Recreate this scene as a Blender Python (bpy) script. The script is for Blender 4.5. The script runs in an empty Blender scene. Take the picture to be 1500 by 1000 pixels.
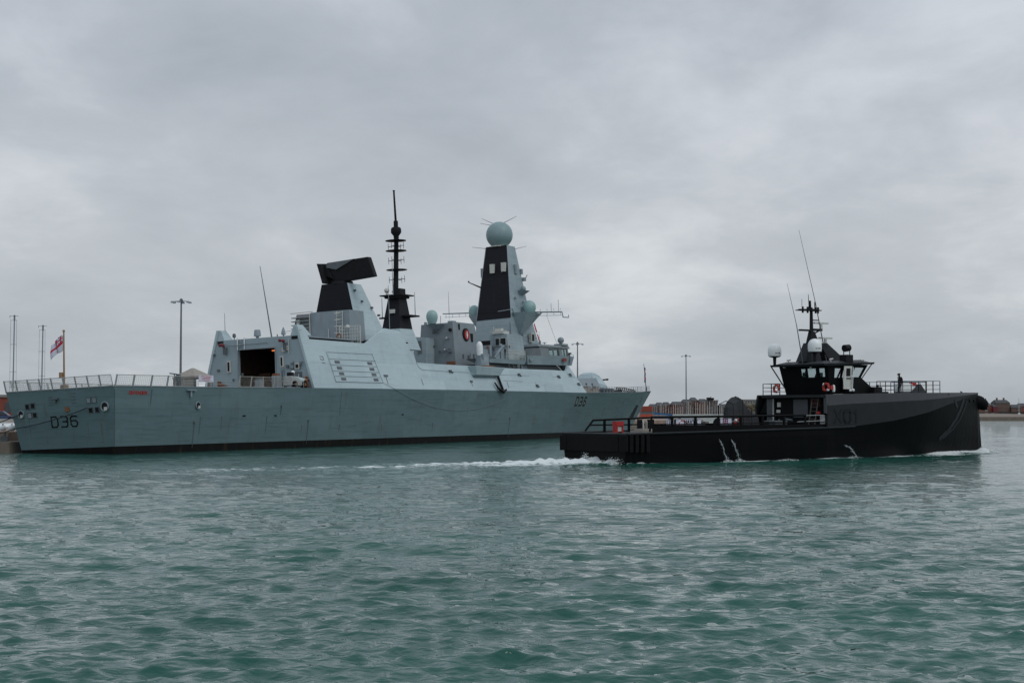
import bpy, bmesh, math, random
import numpy as np
from mathutils import Matrix, Vector
from math import radians, sin, cos, pi, atan, atan2, sqrt
random.seed(7)
sc = bpy.context.scene
C = sc.collection

# ------------------------------------------------------------------ camera, sky, sun, exposure
cam = bpy.data.cameras.new('camera')
cam.sensor_width = 36.0; cam.lens = 55.2; cam.clip_start = 0.5; cam.clip_end = 30000
co = bpy.data.objects.new('camera', cam); C.objects.link(co)
co.location = (0, 0, 4.2); co.rotation_euler = (pi/2 + atan(100/2300), 0, 0)
sc.camera = co

SUN_EL, SUN_AZ = radians(48), radians(128)          # azimuth clockwise from +Y (view direction)
world = bpy.data.worlds.new('World'); sc.world = world; world.use_nodes = True
nt = world.node_tree; N = nt.nodes; L = nt.links
for n in list(N): N.remove(n)
out = N.new('ShaderNodeOutputWorld')
sky = N.new('ShaderNodeTexSky'); sky.sky_type = 'NISHITA'; sky.sun_disc = False
sky.sun_elevation = SUN_EL; sky.sun_rotation = SUN_AZ
bg1 = N.new('ShaderNodeBackground'); bg1.inputs[1].default_value = 0.05
L.new(sky.outputs[0], bg1.inputs[0])
tc = N.new('ShaderNodeTexCoord')
sep = N.new('ShaderNodeSeparateXYZ'); L.new(tc.outputs['Generated'], sep.inputs[0])
def M(op, a, b=None, c=None):
    n = N.new('ShaderNodeMath'); n.operation = op
    for i, v in enumerate((a, b, c)):
        if v is None: continue
        if isinstance(v, (int, float)): n.inputs[i].default_value = v
        else: L.new(v, n.inputs[i])
    return n.outputs[0]
zz = M('MAXIMUM', sep.outputs[2], 0.0)
den = M('ADD', zz, 0.26)
cmb = N.new('ShaderNodeCombineXYZ')
L.new(M('DIVIDE', sep.outputs[0], den), cmb.inputs[0]); L.new(M('DIVIDE', sep.outputs[1], den), cmb.inputs[1])
def wnoise(scale, detail, rough, off, sx=1.0, sy=1.0):
    mp = N.new('ShaderNodeMapping'); L.new(cmb.outputs[0], mp.inputs[0])
    mp.inputs['Location'].default_value = off; mp.inputs['Scale'].default_value = (sx, sy, 1)
    n = N.new('ShaderNodeTexNoise'); n.inputs['Scale'].default_value = scale
    n.inputs['Detail'].default_value = detail; n.inputs['Roughness'].default_value = rough
    n.inputs['Distortion'].default_value = 0.25
    L.new(mp.outputs[0], n.inputs['Vector']); return n.outputs[0]
n1 = wnoise(1.0, 5, 0.5, (7.6, 3.3, 0), 1.1, 0.8)
n2 = wnoise(3.2, 7, 0.6, (8.3, 4.2, 0), 1.1, 0.9)
n3 = wnoise(0.4, 2, 0.5, (4.3, 2.2, 0))
cl = M('ADD', M('ADD', M('MULTIPLY', n1, 0.55), M('MULTIPLY', n2, 0.30)), M('MULTIPLY', n3, 0.3))
cr = N.new('ShaderNodeValToRGB'); L.new(cl, cr.inputs[0])
e = cr.color_ramp.elements
e[0].position = 0.45; e[0].color = (0.350, 0.382, 0.420, 1)
e[1].position = 0.69; e[1].color = (0.585, 0.615, 0.645, 1)
em = cr.color_ramp.elements.new(0.575); em.color = (0.430, 0.462, 0.500, 1)
# the deck of cloud is a little bluer and darker overhead than low down
mx = N.new('ShaderNodeMixRGB'); mx.blend_type = 'MULTIPLY'; mx.inputs[0].default_value = 1
gr = N.new('ShaderNodeValToRGB'); L.new(zz, gr.inputs[0])
g = gr.color_ramp.elements
g[0].position = 0.0; g[0].color = (0.92, 0.935, 0.925, 1)
g[1].position = 0.30; g[1].color = (0.86, 0.88, 0.93, 1)
a = g.new(0.10); a.color = (1.05, 1.045, 1.03, 1)
a = g.new(0.9); a.color = (1.25, 1.27, 1.3, 1)
L.new(cr.outputs[0], mx.inputs[1]); L.new(gr.outputs[0], mx.inputs[2])
bg2 = N.new('ShaderNodeBackground'); bg2.inputs[1].default_value = 1.19
L.new(mx.outputs[0], bg2.inputs[0])
ad = N.new('ShaderNodeMixShader'); ad.inputs[0].default_value = 0.95
L.new(bg1.outputs[0], ad.inputs[1]); L.new(bg2.outputs[0], ad.inputs[2]); L.new(ad.outputs[0], out.inputs[0])

sl = bpy.data.lights.new('sun', 'SUN'); sl.energy = 0.7; sl.angle = radians(25); sl.color = (1, 0.97, 0.93)
so = bpy.data.objects.new('sun', sl); C.objects.link(so)
sd = Vector((sin(SUN_AZ)*cos(SUN_EL), cos(SUN_AZ)*cos(SUN_EL), sin(SUN_EL)))
so.rotation_euler = sd.to_track_quat('Z', 'Y').to_euler(); so.location = (40, -40, 80)
sc.view_settings.view_transform = 'Standard'; sc.view_settings.look = 'None'
sc.view_settings.exposure = 0.0; sc.view_settings.gamma = 1.0

# ------------------------------------------------------------------ materials
def mat(name, col, rough=0.6, var=0.12, scale=1.5, metal=0.0, stretch=(1, 1, 1), bump=0.0, bscale=8.0,
        stain=None, stain_amt=0.0, stain_scale=0.6, stain_stretch=(1, 1, 0.12), spec=0.5, emit=None):
    m = bpy.data.materials.new(name); m.use_nodes = True
    t = m.node_tree; n = t.nodes; l = t.links
    b = n['Principled BSDF']; b.inputs['Roughness'].default_value = rough; b.inputs['Metallic'].default_value = metal
    b.inputs['Specular IOR Level'].default_value = spec
    tc = n.new('ShaderNodeTexCoord')
    mp = n.new('ShaderNodeMapping'); mp.inputs['Scale'].default_value = stretch; l.new(tc.outputs['Object'], mp.inputs[0])
    nz = n.new('ShaderNodeTexNoise'); nz.inputs['Scale'].default_value = scale; nz.inputs['Detail'].default_value = 5
    nz.inputs['Roughness'].default_value = 0.6; l.new(mp.outputs[0], nz.inputs['Vector'])
    mr = n.new('ShaderNodeMapRange'); mr.inputs['From Min'].default_value = 0.25; mr.inputs['From Max'].default_value = 0.75
    mr.inputs['To Min'].default_value = 1 - var; mr.inputs['To Max'].default_value = 1 + var
    l.new(nz.outputs[0], mr.inputs['Value'])
    mu = n.new('ShaderNodeVectorMath'); mu.operation = 'SCALE'; mu.inputs[0].default_value = col
    l.new(mr.outputs[0], mu.inputs['Scale'])
    cur = mu.outputs[0]
    if stain:
        mp2 = n.new('ShaderNodeMapping'); mp2.inputs['Scale'].default_value = stain_stretch; l.new(tc.outputs['Object'], mp2.inputs[0])
        n2 = n.new('ShaderNodeTexNoise'); n2.inputs['Scale'].default_value = stain_scale; n2.inputs['Detail'].default_value = 6
        n2.inputs['Roughness'].default_value = 0.65; l.new(mp2.outputs[0], n2.inputs['Vector'])
        r2 = n.new('ShaderNodeMapRange'); r2.inputs['From Min'].default_value = 0.56; r2.inputs['From Max'].default_value = 0.74
        r2.inputs['To Max'].default_value = stain_amt; l.new(n2.outputs[0], r2.inputs['Value'])
        mm = n.new('ShaderNodeMixRGB'); mm.inputs[2].default_value = (*stain, 1)
        l.new(r2.outputs[0], mm.inputs[0]); l.new(cur, mm.inputs[1]); cur = mm.outputs[0]
    l.new(cur, b.inputs['Base Color'])
    if bump:
        nb = n.new('ShaderNodeTexNoise'); nb.inputs['Scale'].default_value = bscale; nb.inputs['Detail'].default_value = 4
        l.new(mp.outputs[0], nb.inputs['Vector'])
        bp = n.new('ShaderNodeBump'); bp.inputs['Strength'].default_value = bump; bp.inputs['Distance'].default_value = 0.05
        l.new(nb.outputs[0], bp.inputs['Height']); l.new(bp.outputs[0], b.inputs['Normal'])
    if emit: b.inputs['Emission Color'].default_value = (*emit[0], 1); b.inputs['Emission Strength'].default_value = emit[1]
    return m

def plated(name, col, rough, seam_s, seam_z, seam_dark=0.75, stain=(0.10, 0.075, 0.05), stain_amt=0.35, var=0.10, spec=0.3, scuff=0.76):
    """steel plating: faint weld seams, per-plate tone, horizontal scuffs, thin streaks running down"""
    m = mat(name, col, rough, var=var, scale=0.35, stretch=(1, 1, 2.5), stain=stain, stain_amt=stain_amt, stain_scale=1.3, stain_stretch=(1.0, 1.0, 0.10), spec=spec)
    t = m.node_tree; n = t.nodes; l = t.links; b = n['Principled BSDF']
    src = b.inputs['Base Color'].links[0].from_socket
    tc = n.new('ShaderNodeTexCoord'); sp = n.new('ShaderNodeSeparateXYZ'); l.new(tc.outputs['Object'], sp.inputs[0])
    cb = n.new('ShaderNodeCombineXYZ'); l.new(sp.outputs[0], cb.inputs[0]); l.new(sp.outputs[2], cb.inputs[1])
    bk = n.new('ShaderNodeTexBrick'); l.new(cb.outputs[0], bk.inputs['Vector'])
    bk.inputs['Scale'].default_value = 1.0; bk.inputs['Brick Width'].default_value = seam_s; bk.inputs['Row Height'].default_value = seam_z
    bk.inputs['Mortar Size'].default_value = 0.018; bk.inputs['Mortar Smooth'].default_value = 0.5; bk.offset = 0.37
    bk.inputs['Color1'].default_value = (0.90, 0.91, 0.92, 1); bk.inputs['Color2'].default_value = (1.07, 1.06, 1.05, 1)
    bk.inputs['Mortar'].default_value = (seam_dark,)*3 + (1,)
    mm = n.new('ShaderNodeMixRGB'); mm.blend_type = 'MULTIPLY'; mm.inputs[0].default_value = 1
    l.new(src, mm.inputs[1]); l.new(bk.outputs[0], mm.inputs[2])
    # long horizontal fender scuffs
    mp = n.new('ShaderNodeMapping'); mp.inputs['Scale'].default_value = (0.13, 0.13, 2.2); l.new(tc.outputs['Object'], mp.inputs[0])
    sn = n.new('ShaderNodeTexNoise'); sn.inputs['Scale'].default_value = 1.6; sn.inputs['Detail'].default_value = 7; sn.inputs['Roughness'].default_value = 0.7
    l.new(mp.outputs[0], sn.inputs['Vector'])
    r = n.new('ShaderNodeMapRange'); r.inputs['From Min'].default_value = 0.52; r.inputs['From Max'].default_value = 0.68
    r.inputs['To Min'].default_value = 1.0; r.inputs['To Max'].default_value = scuff; l.new(sn.outputs[0], r.inputs['Value'])
    m2 = n.new('ShaderNodeMixRGB'); m2.blend_type = 'MULTIPLY'; m2.inputs[0].default_value = 1
    l.new(mm.outputs[0], m2.inputs[1]); l.new(r.outputs[0], m2.inputs[2])
    l.new(m2.outputs[0], b.inputs['Base Color'])
    # plates dish slightly between frames
    nb = n.new('ShaderNodeTexNoise'); nb.inputs['Scale'].default_value = 0.9; nb.inputs['Detail'].default_value = 2; l.new(tc.outputs['Object'], nb.inputs['Vector'])
    bp = n.new('ShaderNodeBump'); bp.inputs['Strength'].default_value = 0.35; bp.inputs['Distance'].default_value = 0.06
    l.new(nb.outputs[0], bp.inputs['Height']); l.new(bp.outputs[0], b.inputs['Normal'])
    return m

HULL = plated('hull_grey_paint', (0.134, 0.206, 0.220), 0.55, 9.0, 2.05, 0.9)
FLANK = plated('pale_grey_paint', (0.44, 0.545, 0.58), 0.5, 7.5, 1.9, 0.93, stain_amt=0.15, var=0.06, scuff=0.88)
MAST = plated('mast_grey_paint', (0.29, 0.365, 0.395), 0.5, 3.5, 2.4, 0.9, stain_amt=0.3, var=0.08, scuff=0.85)
BRM = mat('bridge_grey_paint', (0.165, 0.20, 0.212), 0.55, 0.12, 0.8)
GREY = mat('mid_grey_paint', (0.23, 0.28, 0.31), 0.55, 0.12, 0.8, stain=(0.2, 0.15, 0.10), stain_amt=0.3, stain_scale=2.0)
DGREY = mat('dark_grey_paint', (0.10, 0.12, 0.13), 0.6, 0.2, 1.2)
DECKM = mat('deck_grey_nonslip', (0.085, 0.10, 0.105), 0.85, 0.2, 3.0)
BOOT = mat('black_boot_topping', (0.006, 0.006, 0.006), 0.6, 0.4, 0.8, spec=0.15, stain=(0.05, 0.03, 0.018), stain_amt=0.8, stain_scale=1.2, stain_stretch=(1, 1, 0.3))
BLACK = mat('black_paint', (0.009, 0.010, 0.012), 0.6, 0.3, 1.5, spec=0.2)
BLACKP = plated('black_panel_paint', (0.011, 0.012, 0.017), 0.6, 1.6, 2.4, 0.6, stain=(0.03, 0.03, 0.03), stain_amt=0.4, spec=.2)
RADOME2 = mat('light_green_radome', (0.28, 0.43, 0.42), 0.45, 0.06, 1.0, stain=(0.16, 0.25, 0.25), stain_amt=0.4, stain_scale=1.5)
RADOME = mat('pale_green_radome', (0.215, 0.315, 0.325), 0.45, 0.06, 1.0, stain=(0.16, 0.25, 0.25), stain_amt=0.4, stain_scale=1.5)
WHITE = mat('white_plastic', (0.78, 0.82, 0.82), 0.4, 0.05, 2.0)
OFFW = mat('off_white_paint', (0.55, 0.56, 0.52), 0.5, 0.12, 3.0, stain=(0.25, 0.18, 0.1), stain_amt=0.4, stain_scale=3)
WIRE = mat('galvanised_rail', (0.36, 0.38, 0.38), 0.5, 0.2, 5.0)
TAN = mat('tan_canvas', (0.30, 0.28, 0.25), 0.9, 0.15, 3.0)
WOOD = mat('varnished_wood', (0.30, 0.19, 0.10), 0.5, 0.2, 6.0)
RED = mat('red_paint', (0.42, 0.022, 0.020), 0.5, 0.15, 3.0)
ORNG = mat('orange_plastic', (0.34, 0.03, 0.022), 0.5, 0.15, 4.0)
BROWN = mat('rusty_brown', (0.20, 0.085, 0.04), 0.8, 0.35, 4.0)
ROPE = mat('pale_rope', (0.22, 0.27, 0.28), 0.9, 0.2, 8.0)
DROPE = mat('dark_rope', (0.03, 0.035, 0.045), 0.9, 0.2, 8.0)
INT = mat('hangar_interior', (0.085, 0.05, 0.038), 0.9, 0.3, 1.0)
LAMP = mat('warm_lamp', (0.8, 0.3, 0.1), 0.5, emit=((1.0, 0.22, 0.04), 0.7))
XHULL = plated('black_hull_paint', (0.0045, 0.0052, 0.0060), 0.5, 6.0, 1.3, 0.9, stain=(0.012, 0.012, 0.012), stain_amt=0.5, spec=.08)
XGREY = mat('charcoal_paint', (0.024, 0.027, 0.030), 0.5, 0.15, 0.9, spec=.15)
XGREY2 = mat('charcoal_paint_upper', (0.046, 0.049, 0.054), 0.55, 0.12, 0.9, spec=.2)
XMARK = mat("grey_marking_paint", (0.020, 0.023, 0.026), 0.5, 0.1, 1.0, spec=.2)
XMARKD = mat('dark_marking_paint', (0.0145, 0.0165, 0.018), 0.5, 0.1, 1.0, spec=.2)
RUB = mat('black_rubber', (0.007, 0.0075, 0.008), 0.85, 0.3, 3.0, spec=.15)
XPANEL = mat('slate_panel', (0.055, 0.063, 0.070), 0.55, 0.15, 1.5)
TARP = mat('charcoal_tarpaulin', (0.040, 0.043, 0.048), 0.75, 0.3, 1.5, spec=.2, bump=0.6, bscale=2.0)
SKIN = mat('skin', (0.26, 0.15, 0.11), 0.7)
MAROON = mat('maroon_lamp_paint', (0.16, 0.014, 0.02), 0.6)
CLOTH = mat('dark_navy_cloth', (0.010, 0.011, 0.016), 0.95, 0.2, 6.0)
FOAM = mat('white_foam', (0.75, 0.80, 0.80), 0.7, 0.1, 4.0)
CONC = mat('weathered_concrete', (0.20, 0.165, 0.135), 0.9, 0.25, 0.8, stain=(0.05, 0.04, 0.03), stain_amt=0.8, stain_scale=0.9, bump=0.4, bscale=3.0)
BLUEF = mat('blue_cloth', (0.012, 0.02, 0.11), 0.8)
REDF = mat('red_cloth', (0.50, 0.010, 0.035), 0.8)
WHITEF = mat('white_cloth', (0.62, 0.62, 0.72), 0.8)
def glass_mat(name, tint=(0.75, 0.82, 0.82), trans=0.8):
    m = bpy.data.materials.new(name); m.use_nodes = True; t = m.node_tree; n = t.nodes; l = t.links
    for x in list(n): n.remove(x)
    o = n.new('ShaderNodeOutputMaterial'); tr = n.new('ShaderNodeBsdfTransparent'); tr.inputs[0].default_value = (*tint, 1)
    gl = n.new('ShaderNodeBsdfGlossy'); gl.inputs['Roughness'].default_value = 0.03
    mx = n.new('ShaderNodeMixShader'); mx.inputs[0].default_value = 0.07; l.new(tr.outputs[0], mx.inputs[1]); l.new(gl.outputs[0], mx.inputs[2])
    l.new(mx.outputs[0], o.inputs[0]); return m
GLASS = glass_mat('window_glass')
GLASSD = mat('dark_window_glass', (0.02, 0.025, 0.028), 0.12, 0.1, 1.0)
GLASSG = mat('grey_reflective_glass', (0.05, 0.075, 0.08), 0.10, 0.1, 1.0, metal=0.0, spec=1.0)

# ------------------------------------------------------------------ mesh builder
class G:
    """collects shapes, then links them as ONE mesh object. flip=True: coordinates are ship coordinates
    (forward, starboard, up) and become the object's (x, -y, z)."""
    def __init__(s, flip=False): s.v = []; s.f = []; s.mi = []; s.flip = flip; s.cur = 0
    def add(s, vs, fs):
        o = len(s.v); s.v += [tuple(p) for p in vs]
        for f in fs: s.f.append(tuple(i + o for i in f)); s.mi.append(s.cur)
        return s
    def box(s, x0, x1, y0, y1, z0, z1):
        return s.hexa([(x0,y0,z0),(x1,y0,z0),(x1,y1,z0),(x0,y1,z0)], [(x0,y0,z1),(x1,y0,z1),(x1,y1,z1),(x0,y1,z1)])
    def hexa(s, lo, hi):
        n = len(lo)
        return s.add(list(lo) + list(hi), [tuple(range(n))[::-1], tuple(range(n, 2*n))] + [(i, (i+1) % n, n + (i+1) % n, n + i) for i in range(n)])
    def slab(s, poly, d):
        """polygon of 3-D points extruded by vector d"""
        n = len(poly); q = [(p[0]+d[0], p[1]+d[1], p[2]+d[2]) for p in poly]
        return s.hexa(poly, q)
    def tube(s, p0, p1, r0, r1=None, n=8, cap=True):
        r1 = r0 if r1 is None else r1
        p0 = Vector(p0); p1 = Vector(p1); d = (p1 - p0)
        if d.length < 1e-6: return s
        d.normalize(); a = Vector((0, 0, 1)) if abs(d.z) < 0.9 else Vector((1, 0, 0))
        u = d.cross(a).normalized(); w = d.cross(u)
        vs = []
        for p, r in ((p0, r0), (p1, r1)):
            for k in range(n):
                t = 2*pi*k/n; vs.append(tuple(p + u*(r*cos(t)) + w*(r*sin(t))))
        fs = [(k, (k+1) % n, n + (k+1) % n, n + k) for k in range(n)]
        if cap: fs += [tuple(range(n))[::-1], tuple(range(n, 2*n))]
        return s.add(vs, fs)
    def path(s, pts, r, n=6):
        for a, b in zip(pts[:-1], pts[1:]): s.tube(a, b, r, r, n)
        return s
    def lathe(s, base, prof, n=20, axis='z'):
        """prof: list of (r, h)"""
        vs = []; b = base
        for r, h in prof:
            for k in range(n):
                t = 2*pi*k/n; x, y = r*cos(t), r*sin(t)
                if axis == 'z': vs.append((b[0]+x, b[1]+y, b[2]+h))
                elif axis == 'x': vs.append((b[0]+h, b[1]+x, b[2]+y))
                else: vs.append((b[0]+x, b[1]+h, b[2]+y))
        m = len(prof)
        fs = [(j*n+k, j*n+(k+1) % n, (j+1)*n+(k+1) % n, (j+1)*n+k) for j in range(m-1) for k in range(n)]
        fs += [tuple(range(n))[::-1], tuple(range((m-1)*n, m*n))]
        return s.add(vs, fs)
    def sphere(s, c, r, n=20, m=12, zs=1.0, lo=-1.0):
        prof = []
        a0 = math.asin(max(-1, lo))
        for j in range(m+1):
            a = a0 + (pi/2 - a0)*j/m; prof.append((max(r*cos(a), 0.001), r*sin(a)*zs))
        return s.lathe(c, prof, n)
    def torus(s, c, R, r, axis='y', n=20, m=8, rings=None):
        vs = []; fs = []
        for i in range(n):
            A = 2*pi*i/n
            for j in range(m):
                B = 2*pi*j/m; q = R + r*cos(B); h = r*sin(B)
                if axis == 'y': vs.append((c[0]+q*cos(A), c[1]+h, c[2]+q*sin(A)))
                elif axis == 'x': vs.append((c[0]+h, c[1]+q*cos(A), c[2]+q*sin(A)))
                else: vs.append((c[0]+q*cos(A), c[1]+q*sin(A), c[2]+h))
        for i in range(n):
            for j in range(m): fs.append((i*m+j, i*m+(j+1) % m, ((i+1) % n)*m+(j+1) % m, ((i+1) % n)*m+j))
        return s.add(vs, fs)
    def wall(s, surf, a, b, holes, nrm, th=0.15, rng=None):
        """rectangular grid wall on surf(a,b) with rectangular holes [(a0,a1,b0,b1)], thickness th along nrm"""
        A = sorted(set(list(a) + [h[0] for h in holes] + [h[1] for h in holes]))
        B = sorted(set(list(b) + [h[2] for h in holes] + [h[3] for h in holes]))
        def solid(i, j):
            if i < 0 or j < 0 or i >= len(A)-1 or j >= len(B)-1: return False
            ca = (A[i]+A[i+1])/2; cb = (B[j]+B[j+1])/2
            return not any(h[0] < ca < h[1] and h[2] < cb < h[3] for h in holes)
        nn = Vector(nrm).normalized()*th
        P = {}; vs = []; fs = []
        def pt(i, j, k):
            if (i, j, k) not in P:
                p = Vector(surf(A[i], B[j])) + (nn if k else Vector((0, 0, 0))); P[(i, j, k)] = len(vs); vs.append(tuple(p))
            return P[(i, j, k)]
        for i in range(len(A)-1):
            for j in range(len(B)-1):
                if not solid(i, j): continue
                fs.append((pt(i,j,0), pt(i+1,j,0), pt(i+1,j+1,0), pt(i,j+1,0)))
                fs.append((pt(i,j,1), pt(i,j+1,1), pt(i+1,j+1,1), pt(i+1,j,1)))
                if not solid(i-1, j): fs.append((pt(i,j,0), pt(i,j+1,0), pt(i,j+1,1), pt(i,j,1)))
                if not solid(i+1, j): fs.append((pt(i+1,j,0), pt(i+1,j,1), pt(i+1,j+1,1), pt(i+1,j+1,0)))
                if not solid(i, j-1): fs.append((pt(i,j,0), pt(i,j,1), pt(i+1,j,1), pt(i+1,j,0)))
                if not solid(i, j+1): fs.append((pt(i,j+1,0), pt(i+1,j+1,0), pt(i+1,j+1,1), pt(i,j+1,1)))
        return s.add(vs, fs)
    def strokes(s, lines, surf, w, th=0.02, off=0.01):
        """flat bars along polylines (list of lists of (a,b)) laid on surf(a,b,offset)"""
        for ln in lines:
            for (a0, b0), (a1, b1) in zip(ln[:-1], ln[1:]):
                d = Vector((a1-a0, b1-b0)); le = d.length
                if le < 1e-6: continue
                d /= le; q = Vector((-d.y, d.x))*w/2; e2 = d*w/2
                cs = [(a0-e2.x+q.x, b0-e2.y+q.y), (a0-e2.x-q.x, b0-e2.y-q.y), (a1+e2.x-q.x, b1+e2.y-q.y), (a1+e2.x+q.x, b1+e2.y+q.y)]
                s.hexa([surf(x, y, off) for x, y in cs], [surf(x, y, off+th) for x, y in cs])
        return s
    def build(s, name, mats, parent=None, smooth=False, bevel=0.0, recalc=True):
        me = bpy.data.meshes.new(name)
        vs = [(x, -y, z) for x, y, z in s.v] if s.flip else s.v
        me.from_pydata(vs, [], s.f)
        mats = mats if isinstance(mats, (list, tuple)) else [mats]
        for m_ in mats: me.materials.append(m_)
        me.polygons.foreach_set('material_index', s.mi)
        if recalc:
            bm = bmesh.new(); bm.from_mesh(me); bmesh.ops.recalc_face_normals(bm, faces=bm.faces); bm.to_mesh(me); bm.free()
        if smooth: me.polygons.foreach_set('use_smooth', [True]*len(me.polygons))
        me.update()
        o = bpy.data.objects.new(name, me); C.objects.link(o)
        if parent: o.parent = parent
        if bevel:
            b = o.modifiers.new('bevel', 'BEVEL'); b.width = bevel; b.segments = 2; b.limit_method = 'ANGLE'
        if smooth:
            try:
                me.set_sharp_from_angle(angle=radians(40))
            except Exception: pass
        return o

def tag(o, label, cat, group=None, kind=None):
    if label: o['label'] = label
    if cat: o['category'] = cat
    if group: o['group'] = group
    if kind: o['kind'] = kind
    return o
def empty(name, label, cat, loc=(0, 0, 0), rot=(0, 0, 0), group=None):
    o = bpy.data.objects.new(name, None); C.objects.link(o); o.location = loc; o.rotation_euler = rot
    o.empty_display_size = 0.5
    return tag(o, label, cat, group)
def struct(o): o['kind'] = 'structure'; return o
def dup(root, loc=None, label=None, rotz=None, scale=None):
    r = root.copy(); C.objects.link(r)
    if loc is not None: r.location = loc
    if rotz is not None: r.rotation_euler = (r.rotation_euler[0], r.rotation_euler[1], rotz)
    if scale is not None: r.scale = scale
    if label: r['label'] = label
    for ch in list(root.children):
        c = ch.copy(); C.objects.link(c); c.parent = r
        for g2 in ch.children:
            d = g2.copy(); C.objects.link(d); d.parent = c
    return r

class Ship:
    def __init__(s, o, head, lst):
        th = radians(head); ph = radians(lst)
        s.u = Vector((sin(th), cos(th), 0)); v = Vector((cos(th), -sin(th), 0)); w = Vector((0, 0, 1))
        s.v = v*cos(ph) + w*sin(ph); s.w = w*cos(ph) - v*sin(ph); s.o = Vector(o)
        s.m = Matrix((( s.u.x, -s.v.x, s.w.x), (s.u.y, -s.v.y, s.w.y), (s.u.z, -s.v.z, s.w.z)))
        s.rot = s.m.to_euler()
    def P(s, a, t, z): return s.o + s.u*a + s.v*t + s.w*z
    def thing(s, name, label, cat, p=(0, 0, 0), group=None, yaw=0):
        o = empty(name, label, cat, s.P(*p), s.rot, group)
        if yaw: o.rotation_euler = (s.m @ Matrix.Rotation(yaw, 3, 'Z')).to_euler()
        return o
DS = Ship((-42.7, 151.2, 0), 26.5, 2.4)
XS = Ship((8.9-.576*4.2, 120.7+.817*4.2, 0), 54.8, 0)

FONT = {
 'D': [[(0,0),(0,1),(.75,1),(1,.8),(1,.2),(.75,0),(0,0)]],
 '3': [[(0,1),(.8,1),(1,.85),(1,.6),(.8,.5),(.3,.5)],[(.8,.5),(1,.4),(1,.15),(.8,0),(0,0)]],
 '6': [[(1,.95),(.8,1),(.2,1),(0,.8),(0,.2),(.2,0),(.8,0),(1,.2),(1,.4),(.8,.55),(0,.55)]],
 'E': [[(1,0),(0,0),(0,1),(1,1)],[(0,.5),(.7,.5)]], 'F': [[(0,0),(0,1),(1,1)],[(0,.5),(.7,.5)]],
 'N': [[(0,0),(0,1),(1,0),(1,1)]], 'R': [[(0,0),(0,1),(.9,1),(1,.75),(.9,.5),(0,.5)],[(.5,.5),(1,0)]],
 'X': [[(0,0),(1,1)],[(0,1),(1,0)]], '0': [[(.2,0),(0,.2),(0,.8),(.2,1),(.8,1),(1,.8),(1,.2),(.8,0),(.2,0)]],
 '1': [[(.2,.8),(.5,1),(.5,0)]], 'V': [[(0,1),(.5,0),(1,1)]], 'A': [[(0,0),(.5,1),(1,0)],[(.2,.4),(.8,.4)]],
 'Y': [[(0,1),(.5,.5),(1,1)],[(.5,.5),(.5,0)]], 'S': [[(1,.9),(.8,1),(.2,1),(0,.8),(.2,.5),(.8,.5),(1,.2),(.8,0),(0,.05)]],
 'I': [[(.5,0),(.5,1)]], 'L': [[(0,1),(0,0),(1,0)]], 'O': [[(.2,0),(0,.2),(0,.8),(.2,1),(.8,1),(1,.8),(1,.2),(.8,0),(.2,0)]],
}
def word(txt, a0, b0, w, h, gap):
    o = []
    for i, ch in enumerate(txt):
        for ln in FONT[ch]: o.append([(a0 + i*(w+gap) + x*w, b0 + y*h) for x, y in ln])
    return o

# ================================================================== GREY WARSHIP
war = DS.thing('warship', 'large grey warship moored stern towards us, D36 on its hull, black panelled masts', 'warship')
ST = np.array([(-1,6.75,0,5.7),(5,7.0,5.5,6.0),(15,7.3,15,6.3),(31,7.7,31,6.65),(55,8.6,55,7.5),(80,8.8,79,7.6),(103,7.9,100,6.1),(118,6.2,112,4.3),
               (130,4.5,122,2.9),(140,2.95,130.5,1.6),(147,1.75,136.5,.8),(151,.85,140,.32),(153.5,.05,141.5,.02)], float)
def smooth_interp(x, X, Y):
    """monotone cubic"""
    d = np.diff(Y)/np.diff(X); m = np.zeros(len(X)); m[0] = d[0]; m[-1] = d[-1]
    for i in range(1, len(X)-1): m[i] = 0 if d[i-1]*d[i] <= 0 else 2*d[i-1]*d[i]/(d[i-1]+d[i])
    i = int(np.clip(np.searchsorted(X, x)-1, 0, len(X)-2)); h = X[i+1]-X[i]; t = (x-X[i])/h
    return float((1+2*t)*(1-t)**2*Y[i] + t*(1-t)**2*h*m[i] + t*t*(3-2*t)*Y[i+1] + t*t*(t-1)*h*m[i+1])
ZS = np.array([-3, 15, 30, 60, 103, 125, 140, 146, 154.]); ZV = np.array([6.12, 6.2, 6.32, 6.4, 6.5, 6.85, 7.1, 7.4, 7.6])
def zdk(s): return smooth_interp(s, ZS, ZV)
def hull_q(q, z):
    """q in deck-station space (-1..153.5); returns (s, half beam) at height z"""
    k = np.arange(len(ST))
    kk = float(np.interp(q, ST[:, 0], k))
    bd = smooth_interp(q, ST[:, 0], ST[:, 1]); sw = smooth_interp(kk, k, ST[:, 2]); bw = smooth_interp(kk, k, ST[:, 3])
    f = z/zdk(q); e_ = 1 + 0.55*max(0, (q-95)/58)
    fb = f**e_ if f > 0 else f*0.8
    return sw + (q-sw)*f, max(bw + (bd-bw)*fb, 0.01)
QQ = sorted(set([-1, -0.99] + list(np.linspace(-1, 31, 14)) + list(np.linspace(31, 110, 30)) + list(np.linspace(110, 153.5, 40))))
def side(s, z, off=0.0):
    lo, hi = -1.0, 153.5
    for _ in range(40):
        m_ = (lo+hi)/2
        if hull_q(m_, z)[0] < s: lo = m_
        else: hi = m_
    return (s, hull_q(lo, z)[1] + off, z)
BOOTZ = 0.50
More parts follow.
